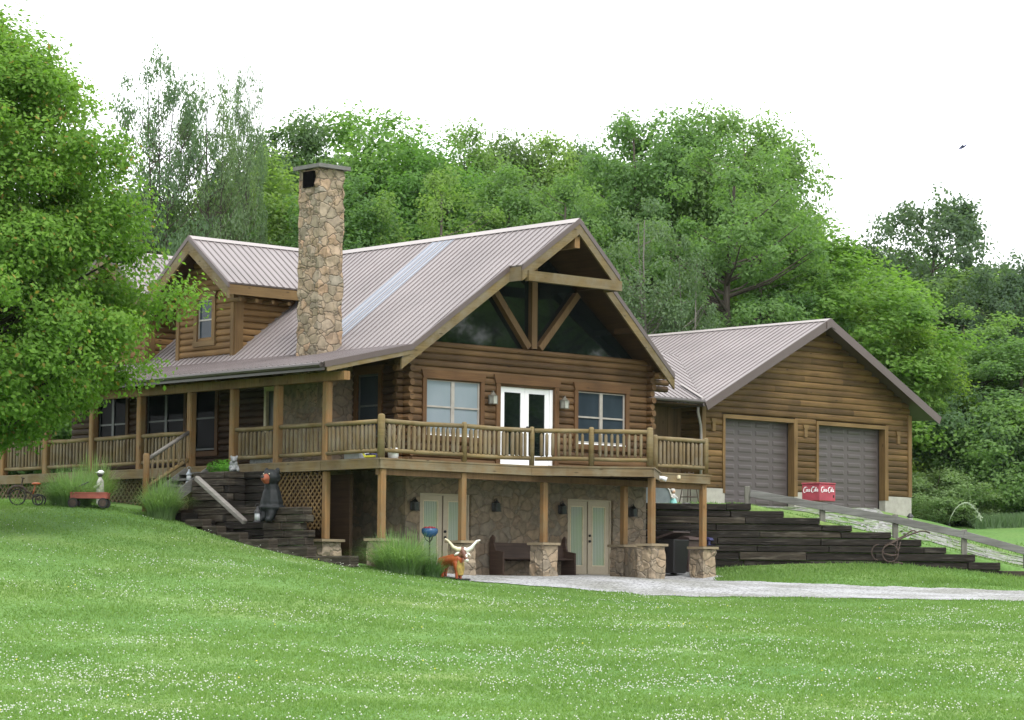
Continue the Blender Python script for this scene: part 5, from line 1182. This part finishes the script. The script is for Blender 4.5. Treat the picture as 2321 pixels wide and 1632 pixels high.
# ------------------------------------------------------------------ trees and plants
def leaf_quads(P, Nrm, size, rng, asp=.62):
    """one small folded-diamond leaf per point"""
    n = len(P); a = rng.normal(size=(n, 3)); a -= (a * Nrm).sum(1)[:, None] * Nrm; a /= np.linalg.norm(a, axis=1)[:, None] + 1e-9
    b = np.cross(Nrm, a); s = size * rng.uniform(.65, 1.25, n)[:, None]
    V = np.stack([P - a * s * .55, P + b * s * asp * .5 + Nrm * s * .06, P + a * s * .55, P - b * s * asp * .5 + Nrm * s * .06], 1).reshape(-1, 3)
    return V, np.arange(n * 4).reshape(n, 4)
def unit(v): return v / (np.linalg.norm(v, axis=1)[:, None] + 1e-9)
def make_tree(name, label, cat, seed, H, prof, leaf, nclump, nper, lsize, barkm='bark', trunk_r=.2, gap=.0, flat_=.7, crad=.16, inner=.25, base=(0, 0, 0), group=None, limbs=14, lean=(0, 0), forks=1, bare=0):
    """prof: [(height fraction, radius)] of the crown envelope; leaves grow in clumps on the limb ends"""
    rng = np.random.default_rng(seed)
    root = thing(name, label, cat, base, group)
    hs = np.array([p[0] for p in prof]) * H; rs = np.array([p[1] for p in prof])
    Rm = rs.max()
    # clump centres
    hh = np.linspace(hs[0], hs[-1], 400); wgt = np.interp(hh, hs, rs) ** 1.1 + .05; cdf = np.cumsum(wgt) / wgt.sum()
    h = np.interp(rng.random(nclump), cdf, hh); ang = rng.random(nclump) * 2 * pi
    lob = 1 + .13 * np.sin(ang * 3 + seed + h * .9) + .10 * np.sin(ang * 5 - h * 1.7 + seed * 2)
    env = np.interp(h, hs, rs) * lob
    rad = env * np.where(rng.random(nclump) < inner, rng.uniform(.1, .75, nclump), rng.uniform(.72, 1.0, nclump))
    lx, ly = np.array(lean[0]) * h / H, np.array(lean[1]) * h / H
    C = np.column_stack([rad * np.cos(ang) + lx, rad * np.sin(ang) + ly, h])
    if gap: C = C[(np.sin(C[:, 0] * 1.3 + seed) + np.sin(C[:, 1] * 1.5 + 2 * seed) + np.sin(C[:, 2] * 1.2)) < 3 * (1 - gap)]
    n = len(C); cr = Rm * crad * rng.uniform(.6, 1.3, n)
    k = np.repeat(np.arange(n), (nper * rng.uniform(.6, 1.3, n)).astype(int)); m = len(k)
    d = unit(rng.normal(size=(m, 3))); rr_ = rng.random(m) ** .4 * rng.choice([1, 1, 1.35], m)
    P = C[k] + d * (cr[k] * rr_)[:, None] * np.array([1, 1, flat_])
    outw = unit(np.column_stack([C[k, 0], C[k, 1], (C[k, 2] - H * .45) * .6]))
    Nn = unit(d * .45 + outw * .40 + np.array([0, 0, .6]) + rng.normal(size=(m, 3)) * .55)
    V, Fq = leaf_quads(P, Nn, lsize, rng)
    mesh_np('crown', V, Fq, leaf, root)
    # trunk and limbs
    mb = MB(); zt = H * .93
    for fk in range(forks):
        a0 = fk * 2 * pi / max(1, forks) + seed; off = 0 if forks == 1 else Rm * .28
        def axis(z): 
            q_ = z / H; return Vector((lean[0] * q_ + off * q_ * cos(a0) + .12 * Rm * .3 * sin(z * .8 + seed + fk), lean[1] * q_ + off * q_ * sin(a0) + .1 * Rm * .3 * cos(z * .7 + seed), z))
        zs_ = np.linspace(-.3, zt, 9); mb.tube([axis(z) for z in zs_], [trunk_r * (1.25 if i == 0 else 1) * (1 - .9 * z / zt) + .015 for i, z in enumerate(zs_)], 8)
        order = rng.permutation(n)[:limbs]
        for i in order:
            c_ = Vector(C[i]); z0 = max(hs[0] * .55, min(c_.z - .2, c_.z - .45 * sqrt(c_.x ** 2 + c_.y ** 2))); s_ = axis(max(.3, z0)); r0 = (trunk_r * (1 - .9 * z0 / zt) + .01) * .5
            mid = s_.lerp(c_, .5) + Vector((0, 0, -.06 * (c_ - s_).length)); mb.tube([s_, mid, c_], [r0, r0 * .6, .012], 6)
    for i in range(bare):
        a = rng.random() * 6.28; z0 = rng.uniform(.15, .7) * H; s_ = axis(z0); l_ = Rm * rng.uniform(.4, .9); e_ = s_ + Vector((cos(a) * l_, sin(a) * l_, l_ * rng.uniform(.2, 1.0)))
        mb.tube([s_, s_.lerp(e_, .5) + Vector((0, 0, -.08 * l_)), e_], [.035, .022, .006], 5)
        for j in range(3): t_ = s_.lerp(e_, rng.uniform(.4, .9)); q_ = t_ + Vector(rng.normal(size=3) * l_ * .22) + Vector((0, 0, .1 * l_)); mb.tube([t_, q_], [.014, .004], 4)
    mb.build('trunk', barkm, root, loc=(0, 0, 0))
    return root
# the maple in front of the porch
p = hit(-80, 1100, t=61.5); g_ = gz(p.x, p.y); z = lambda py: hit(-80, py, t=61.5).z - g_
HM = z(5)
pf = [(1005, .6), (970, 1.7), (920, 2.6), (850, 3.3), (760, 4.05), (690, 4.1), (600, 3.7), (500, 3.6), (420, 3.55), (320, 3.25), (230, 2.75), (150, 1.9), (90, .9), (30, .5), (5, .1)]
make_tree('maple_tree', 'big bright green maple with dense leafy crown in front of the porch', 'tree', 4, HM, [(z(a) / HM, r_) for a, r_ in pf], 'leaf_maple', 440, 640, .122, trunk_r=.26, crad=.175, inner=.22, base=(p.x, p.y, g_), limbs=70, gap=.10, flat_=.58)
# kinds of wood trees, each grown once
PR = dict(
    round=[(.08, .10), (.22, .21), (.45, .27), (.66, .28), (.82, .24), (.93, .16), (1, .07)],
    tall=[(.08, .09), (.3, .18), (.55, .22), (.75, .20), (.9, .13), (1, .05)],
    spread=[(.12, .10), (.32, .22), (.55, .30), (.74, .31), (.88, .24), (.96, .14), (1, .06)],
    open=[(.25, .15), (.4, .30), (.6, .38), (.78, .36), (.9, .26), (1, .08)],
    bush=[(.0, .40), (.2, .62), (.5, .66), (.75, .50), (.93, .25), (1, .08)])
def rows(k, H, s): return [(a, b * H * s) for a, b in PR[k]]
PROTO = {}
def wood_tree(key, **kw): PROTO[key] = kw
wood_tree('mid', k='round', leaf='leaf_mid', nclump=270, nper=250, lsize=.0132, crad=.22)
wood_tree('mid_tall', k='tall', leaf='leaf_mid', nclump=230, nper=220, lsize=.0130, crad=.26)
wood_tree('bright', k='round', leaf='leaf_bright', nclump=270, nper=250, lsize=.0136, crad=.22)
wood_tree('dark', k='tall', leaf='leaf_dark', nclump=250, nper=220, lsize=.0132, crad=.25)
wood_tree('spread', k='spread', leaf='leaf_mid', nclump=360, nper=220, lsize=.0120, crad=.16, inner=.35, forks=3, limbs=26, gap=.06, trunk_r=.016)
wood_tree('lime', k='round', leaf='leaf_lime', nclump=290, nper=230, lsize=.0135, crad=.19, gap=.06, limbs=24)
wood_tree('oak', k='open', leaf='leaf_oak', nclump=190, nper=200, lsize=.0165, crad=.15, gap=.16, limbs=44)
wood_tree('sparse', k='spread', leaf='leaf_grey', nclump=300, nper=90, lsize=.0130, crad=.16, gap=.06, limbs=80, forks=3, trunk_r=.009)
wood_tree('thin', k='tall', leaf='leaf_grey', nclump=190, nper=95, lsize=.0140, crad=.24, gap=.1, limbs=40, barkm='bark_pale', bare=40, forks=2, trunk_r=.010)
wood_tree('limb', k='spread', leaf='leaf_mid', nclump=120, nper=200, lsize=.0120, crad=.15, inner=.5, limbs=70, gap=.15, trunk_r=.020, forks=1)
wood_tree('bush', k='bush', leaf='leaf_mid', nclump=170, nper=150, lsize=.033, crad=.20, limbs=10)
wood_tree('bush_dark', k='bush', leaf='leaf_dark', nclump=170, nper=150, lsize=.034, crad=.20, limbs=10)
wood_tree('willow', k='bush', leaf='leaf_willow', nclump=170, nper=170, lsize=.030, crad=.20, limbs=30)
BUILT = {}
NAMES = dict(limb='forked_tree', mid='broadleaf_tree', mid_tall='broadleaf_tree', bright='broadleaf_tree', dark='evergreen_tree', spread='spreading_tree', lime='broadleaf_tree', oak='oak_tree', sparse='thin_tree', thin='bare_branched_tree', bush='shrub', bush_dark='shrub', willow='willow_bush')
def plant(key, px, top, t, wpx, label, base_py=None, group='trees in the wood behind the buildings', rot=None, name=None):
    p = hit(px, 1000, t=t); g_ = gz(p.x, p.y) - .2 if base_py is None else hit(px, base_py, t=t).z
    H = (hit(px, top, t=t).z - g_) * .97; w = wpx / F_PX * t * (1.12 if key in ('spread', 'oak') else 1.0 if key in ('sparse', 'thin', 'willow') else 1.45)
    var = key
    HH = 12.0
    if var not in BUILT:
        kw = dict(PROTO[key]); k = kw.pop('k'); kw['lsize'] = kw['lsize'] * HH; kw['trunk_r'] = kw.get('trunk_r', .017) * HH
        o = make_tree(NAMES[key], label, 'tree', len(BUILT) * 5 + 11, HH, rows(k, HH, 1), kw.pop('leaf'), kw.pop('nclump'), kw.pop('nper'), kw.pop('lsize'), base=(0, 0, 0), group=group, **kw)
        BUILT[var] = o
        o['_w'] = 2 * max(b for a, b in PR[k]) * HH * .98
    else: o = copy_tree(BUILT[var])
    src = BUILT[var]
    o.location = (p.x, p.y, g_); sx_ = w / src['_w']; o.scale = (sx_, sx_, H / HH); o.rotation_euler = (0, 0, rot if rot is not None else random.uniform(0, 6.28))
    if name: o.name = name
    o['label'] = label; o['group'] = group; o['category'] = 'bush' if 'bush' in key or key == 'willow' else 'tree'
    return o
plant('sparse', 350, 92, 92, 250, 'tall thin see-through tree between the big maple and the chimney')
plant('sparse', 470, 150, 93, 200, 'thin sparse tree just left of the chimney against the white sky')
plant('sparse', 545, 118, 95, 120, 'spindly tree top rising highest just left of the dark evergreen')
plant('mid', 300, 420, 98, 330, 'rounded green tree low behind the sparse trees at the maple edge')
plant('limb', 450, 430, 95, 280, 'bushy green tree behind the dormer roof left of the chimney')
plant('mid_tall', 560, 335, 99, 260, 'green tree directly behind the stone chimney, left side')
plant('dark', 660, 236, 104, 200, 'dark green tree with pointed top above the chimney')
plant('bright', 820, 228, 106, 330, 'bright green dome-topped tree right of the chimney top')
plant('mid_tall', 770, 380, 97, 230, 'mid green tree filling in right of the chimney below the dome-topped one')
plant('bright', 960, 300, 103, 280, 'green tree sloping down right of the dome-topped tree')
plant('mid_tall', 1045, 272, 106, 170, 'tree with a thin ragged tip above the middle of the main roof')
plant('limb', 1000, 370, 96, 260, 'dense green tree just above the middle of the house ridge')
plant('dark', 1140, 288, 112, 200, 'dark crown on the skyline above the right half of the ridge')
plant('mid_tall', 1150, 365, 99, 210, 'rounded green tree above the right half of the house ridge')
plant('mid_tall', 1250, 296, 113, 190, 'narrow green tree on the skyline left of the big spreading tree')
plant('limb', 1270, 390, 96, 250, 'green tree just behind the gable peak')
plant('dark', 1330, 300, 114, 130, 'dark distant crown beside the left edge of the big spreading tree')
plant('spread', 1470, 228, 100, 420, 'tall pale green spreading tree rising behind the gable peak')
plant('spread', 1660, 220, 101, 400, 'largest spreading tree with dark forked trunk above the garage ridge', rot=1.0)
plant('limb', 1655, 300, 93.5, 340, 'open tree with dark trunk and forking limbs above the garage ridge', rot=2.2)
plant('mid', 1760, 470, 104, 200, 'green shoulder of foliage right of the largest spreading tree')
plant('thin', 1455, 430, 90, 210, 'grey twiggy half-bare tree between the gable and the garage roof')
plant('thin', 1560, 520, 90, 160, 'pale trunked twiggy tree behind the left end of the garage ridge')
plant('limb', 1730, 520, 95, 280, 'low green tree directly behind the garage ridge')
plant('lime', 1880, 525, 97, 370, 'bright lime green tree behind the garage peak')
plant('lime', 1985, 660, 98, 250, 'lime green tree reaching down behind the right garage eave')
plant('lime', 2050, 780, 99, 130, 'small lime green tree right of the garage wall')
plant('lime', 2078, 800, 96.5, 110, 'narrow lime green branch mass hanging beside the right garage wall', base_py=1020)
plant('oak', 2110, 425, 118, 380, 'dark open-crowned oak standing tallest at the right')
plant('mid_tall', 1830, 490, 108, 160, 'green tree tip between the spreading tree and the lime tree')
plant('dark', 2215, 610, 112, 330, 'dark green tree below the oak near the right edge')
plant('oak', 2300, 572, 108, 320, 'grey-green rounded tree cut by the right edge of the picture')
plant('limb', 2180, 690, 103, 330, 'mid green tree in the dense bank of foliage below the oak')
plant('mid', 2310, 760, 101, 300, 'mid green tree at the right edge above the shrubs')
plant('bush_dark', 2150, 860, 98, 260, 'dark green bushy tree right of the garage corner', base_py=1180)
plant('bush', 2290, 905, 97, 300, 'tall dark shrub at the right edge behind the reeds', base_py=1185)
plant('bush_dark', 2100, 960, 102, 220, 'low dark bush behind the pale willow bush', base_py=1180)
plant('bush_dark', 2255, 1010, 99, 260, 'glossy green shrub right of the fountain', base_py=1190)
plant('willow', 2125, 1062, 94.5, 250, 'pale feathery willow bush beside the garage corner', base_py=1185)
plant('bush', 2215, 1085, 96, 120, 'small round green bush right of the willow bush', base_py=1190)
for kx, x, y, h_, w_ in (('limb', 24, -26, 17, 9), ('mid', 31, -37, 16, 10), ('bright', 19, -36, 14, 9), ('limb', 38, -28, 19, 10), ('mid', 44, -45, 17, 11), ('mid_tall', 29, -20, 13, 7)):
    src = BUILT[kx]; o = copy_tree(src); o.location = (x, y, -1.6); o.scale = (w_ / src['_w'], w_ / src['_w'], h_ / 12); o.rotation_euler = (0, 0, x)
    tag(o, 'tree across the lawn showing only as a reflection in the gable glass', 'tree', 'trees mirrored in the gable glass')
# second row and understorey that only shows between the nearer crowns
fill = 'green tree in the back row of the wood showing between nearer crowns'
random.seed(21)
for px, top, t, w in ((-60, 430, 100, 330), (120, 480, 100, 330), (240, 560, 108, 300), (380, 520, 110, 300), (520, 450, 112, 300), (640, 420, 114, 300), (720, 330, 116, 260), (900, 340, 116, 280), (1080, 370, 117, 280), (1200, 350, 118, 260), (1330, 370, 116, 260), (1560, 330, 116, 380), (1720, 420, 117, 300), (1860, 600, 112, 300), (2000, 600, 116, 300), (2080, 560, 122, 300), (2250, 650, 120, 320), (2400, 600, 112, 340), (-220, 520, 96, 300)):
    plant(random.choice(['mid', 'mid', 'bright', 'mid_tall'] if px < 2050 else ['mid', 'dark', 'oak']), px, top, t, w, fill, group='back row of the wood')
under = 'leafy understorey bush filling the foot of the wood behind the buildings'
for i, px in enumerate((-200, -40, 120, 270, 420, 560, 700, 840, 980, 1120, 1260, 1400, 1500, 1610, 1740, 1870, 2000, 2110, 2230, 2350, 2480)):
    plant('bush' if i % 3 else 'bush_dark', px, (760 if px < 600 else 700) + random.uniform(-50, 50) + (120 if px > 2050 else 0), 106 + random.uniform(-3, 4), 260, under, group='understorey bushes')

# arching ornamental grass clumps
def grass_clump(name, label, c, r, h, n, seed, grp, mat_='leaf_clump', w0=.022, cat='grass clump'):
    rng = np.random.default_rng(seed); a = rng.random(n) * 2 * pi; rb = r * .45 * np.sqrt(rng.random(n)); L_ = h * rng.uniform(.65, 1.25, n); ln = rng.uniform(.10, 1.0, n)
    K = 6; V = []; base = np.column_stack([rb * np.cos(a), rb * np.sin(a), np.zeros(n) - .03])
    dirh = np.column_stack([np.cos(a + rng.normal(0, .5, n)), np.sin(a + rng.normal(0, .5, n)), np.zeros(n)]); side = np.cross(dirh, [0, 0, 1.])
    out = r * .95 * ln
    for k in range(K):
        t_ = k / (K - 1); y = out * t_ ** 1.5 * 1.15; z = L_ * (t_ * 1.25 - .78 * ln * t_ ** 2.6)
        p = base + dirh * y[:, None] + np.array([0, 0, 1.]) * z[:, None]; w = w0 * (1 - t_ * .85)
        V.append(np.stack([p - side * w / 2, p + side * w / 2], 1))
    V = np.stack(V, 1).reshape(-1, 3); b = np.arange(n)[:, None] * K * 2 + np.arange(K - 1)[None] * 2
    Fq = np.stack([b, b + 1, b + 3, b + 2], -1).reshape(-1, 4)
    o = mesh_np(name, V, Fq, mat_); o.location = c; tag(o, label, cat, grp); return o
og = 'ornamental grass clumps on the lawn'
p = ground_at(140, 1152); grass_clump('ornamental_grass', 'wide clump of arching ornamental grass left of the red wagon', p + DH * 1.3, 1.0, .90, 1500, 1, og)
p = ground_at(185, 1146); grass_clump('ornamental_grass', 'taller arching grass clump directly behind the red wagon handle', p + DH * 2.0, .80, 1.1, 900, 5, og)
p = ground_at(362, 1176); grass_clump('ornamental_grass', 'round arching grass clump between the wagon and the timber steps', p + DH * .3, .75, .86, 1300, 2, og)
p = ground_at(905, 1302); grass_clump('ornamental_grass', 'broad grass clump in front of the corner pier beside the longhorn', p + DH * .5, 1.1, .82, 1700, 3, og)
p = ground_at(975, 1310); grass_clump('ornamental_grass', 'low grass clump touching the longhorn sculpture tail', p + DH * .5, .5, .48, 500, 6, og)
c = (-8.45, 4.05, .32 + 12 * TH)
rng = np.random.default_rng(9); m = 900; d = unit(rng.normal(size=(m, 3))); P = d * (rng.random(m) ** .4)[:, None] * np.array([.26, .62, .22]) + np.array([0, 0, .14])
V, Fq = leaf_quads(P, unit(d + [0, 0, .6]), .07, rng); o = mesh_np('potted_plant', V, Fq, 'leaf_plant'); o.location = c; tag(o, 'bright green leafy plant growing in the top of the timber planter', 'plant')
# reeds along the pond
rng = np.random.default_rng(12); n = 6000; s_ = rng.uniform(sx(2135, 100), sx(2420, 100), n); t_ = rng.uniform(92.9, 94.2, n); z_ = gz_st(s_, t_)
P = np.column_stack([CAM.x + s_ * RH.x + t_ * DH.x, CAM.y + s_ * RH.y + t_ * DH.y, z_]); h_ = rng.uniform(.2, .55, n); sdv = np.array([RH.x, RH.y, 0]) * .03
tip = P + np.column_stack([rng.normal(0, .12, n), rng.normal(0, .12, n), h_]); V = np.stack([P - sdv, P + sdv, tip], 1).reshape(-1, 3)
kind(mesh_np('reeds', V, np.arange(n * 3).reshape(n, 3), 'leaf_reed'), 'stuff')
# mown grass blades and clover
def blades(name, n, t0, t1, hmin, hmax, w, mat_, seed, keepf, smax=.235, k_t=1.0):
    rng = np.random.default_rng(seed); t_ = t0 + (t1 - t0) * rng.random(n) ** k_t; s_ = rng.uniform(-smax, smax, n) * t_
    ok = keepf(s_, t_); s_, t_ = s_[ok], t_[ok]; n = len(s_)
    z_ = np.concatenate([gz_st(s_[i:i + 4000], t_[i:i + 4000]) for i in range(0, n, 4000)])
    P = np.column_stack([CAM.x + s_ * RH.x + t_ * DH.x, CAM.y + s_ * RH.y + t_ * DH.y, z_ - .01])
    a = rng.random(n) * 2 * pi; sd_ = np.column_stack([np.cos(a), np.sin(a), np.zeros(n)]) * (w * rng.uniform(.6, 1.3, n))[:, None]
    pat = .75 + .35 * vnoise(s_, t_, .8); h_ = rng.uniform(hmin, hmax, n) * pat
    tip = P + np.column_stack([rng.normal(0, .5, n) * h_, rng.normal(0, .5, n) * h_, h_]); V = np.stack([P - sd_, P + sd_, tip], 1).reshape(-1, 3)
    return kind(mesh_np(name, V, np.arange(n * 3).reshape(n, 3), mat_), 'stuff')
def xy_of(s, t): return CAM.x + s * RH.x + t * DH.x, CAM.y + s * RH.y + t * DH.y
def on_lawn(s, t):
    x, y = xy_of(s, t)
    under_house = (x > -9.7) & (y > -2.2) & (x < 3.3) & (s < 5)
    porch_ = (x > -8.6) & (y > 0)
    garage_ = (x > 8.0) & (y > 2.7) & (x < 18) | ((x > 2.8) & (x < 9) & (y > 3.4))
    wall_ = (np.abs(t - WALL_T) < .30) & (s > 2.5)
    return ~(keep_low(s, t) | (keep_up(s, t) & (vnoise(s * 3, t * 3, 1.4) < .75)) | under_house | porch_ | garage_ | wall_)
blades('grass', 420000, 29, 74, .035, .085, .016, 'grass_blade', 31, on_lawn, k_t=.9)
blades('grass', 60000, 68, 100, .05, .14, .022, 'grass_blade', 32, on_lawn)
blades('grass', 26000, 69.5, 73.35, .06, .17, .02, 'grass_blade', 35, lambda s, t: on_lawn(s, t) & (s > 5))
def clover_mesh(name, n, seed, mat_, r0, dens):
    rng = np.random.default_rng(seed); t_ = rng.uniform(29.5, 69, n); s_ = rng.uniform(-.225, .225, n) * t_
    pt_ = .42 + .34 * vnoise(s_, t_, .45) + .30 * vnoise(t_, s_, 1.3) + .30 * vnoise(s_ + 3, t_, 3.1)
    band = np.exp(-((t_ - 40 - .35 * s_) / 4.5) ** 2) * .35 + np.exp(-((t_ - 52) / 5) ** 2) * .12
    fade = 1 - .75 * sstep(56, 66, t_)
    ok = on_lawn(s_, t_) & (rng.random(n) < np.clip((pt_ - .42) * 1.5 + band, .03, 1) * dens * fade); s_, t_ = s_[ok], t_[ok]; n = len(s_)
    z_ = np.concatenate([gz_st(s_[i:i + 4000], t_[i:i + 4000]) for i in range(0, n, 4000)]) + rng.uniform(.05, .10, n)
    x, y = xy_of(s_, t_); C = np.column_stack([x, y, z_]); r_ = r0 * rng.uniform(.6, 1.25, n)
    o6 = np.array([[1, 0, 0], [0, 1, 0], [-1, 0, 0], [0, -1, 0], [0, 0, .8], [0, 0, -.6]]); V = (C[:, None] + o6[None] * r_[:, None, None]).reshape(-1, 3)
    f8 = np.array([[0, 1, 4], [1, 2, 4], [2, 3, 4], [3, 0, 4], [1, 0, 5], [2, 1, 5], [3, 2, 5], [0, 3, 5]])
    return kind(mesh_np(name, V, (f8[None] + np.arange(n)[:, None, None] * 6).reshape(-1, 3), mat_), 'stuff')
clover_mesh('clover_flowers', 80000, 41, 'clover', .0150, .60)
clover_mesh('dandelions', 2500, 42, 'yellow', .016, .12)

# thin summer haze in the air round the whole scene
mb = MB(); c = ST(0, 180, 0); fr = Fr((c.x, c.y, 0), RH, DH); mb.fbox(fr, -330, 330, -240, 240, -4.5, 32); hz = mb.build('haze', 'void_shade'); kind(hz, 'stuff')
m = bpy.data.materials.new('haze'); m.use_nodes = True; t = m.node_tree; t.nodes.remove(t.nodes['Principled BSDF'])
pv = t.nodes.new('ShaderNodeVolumePrincipled'); pv.inputs['Density'].default_value = .00005; pv.inputs['Color'].default_value = (.86, .92, 1, 1)
t.links.new(pv.outputs[0], t.nodes['Material Output'].inputs['Volume']); hz.data.materials.clear(); hz.data.materials.append(m)
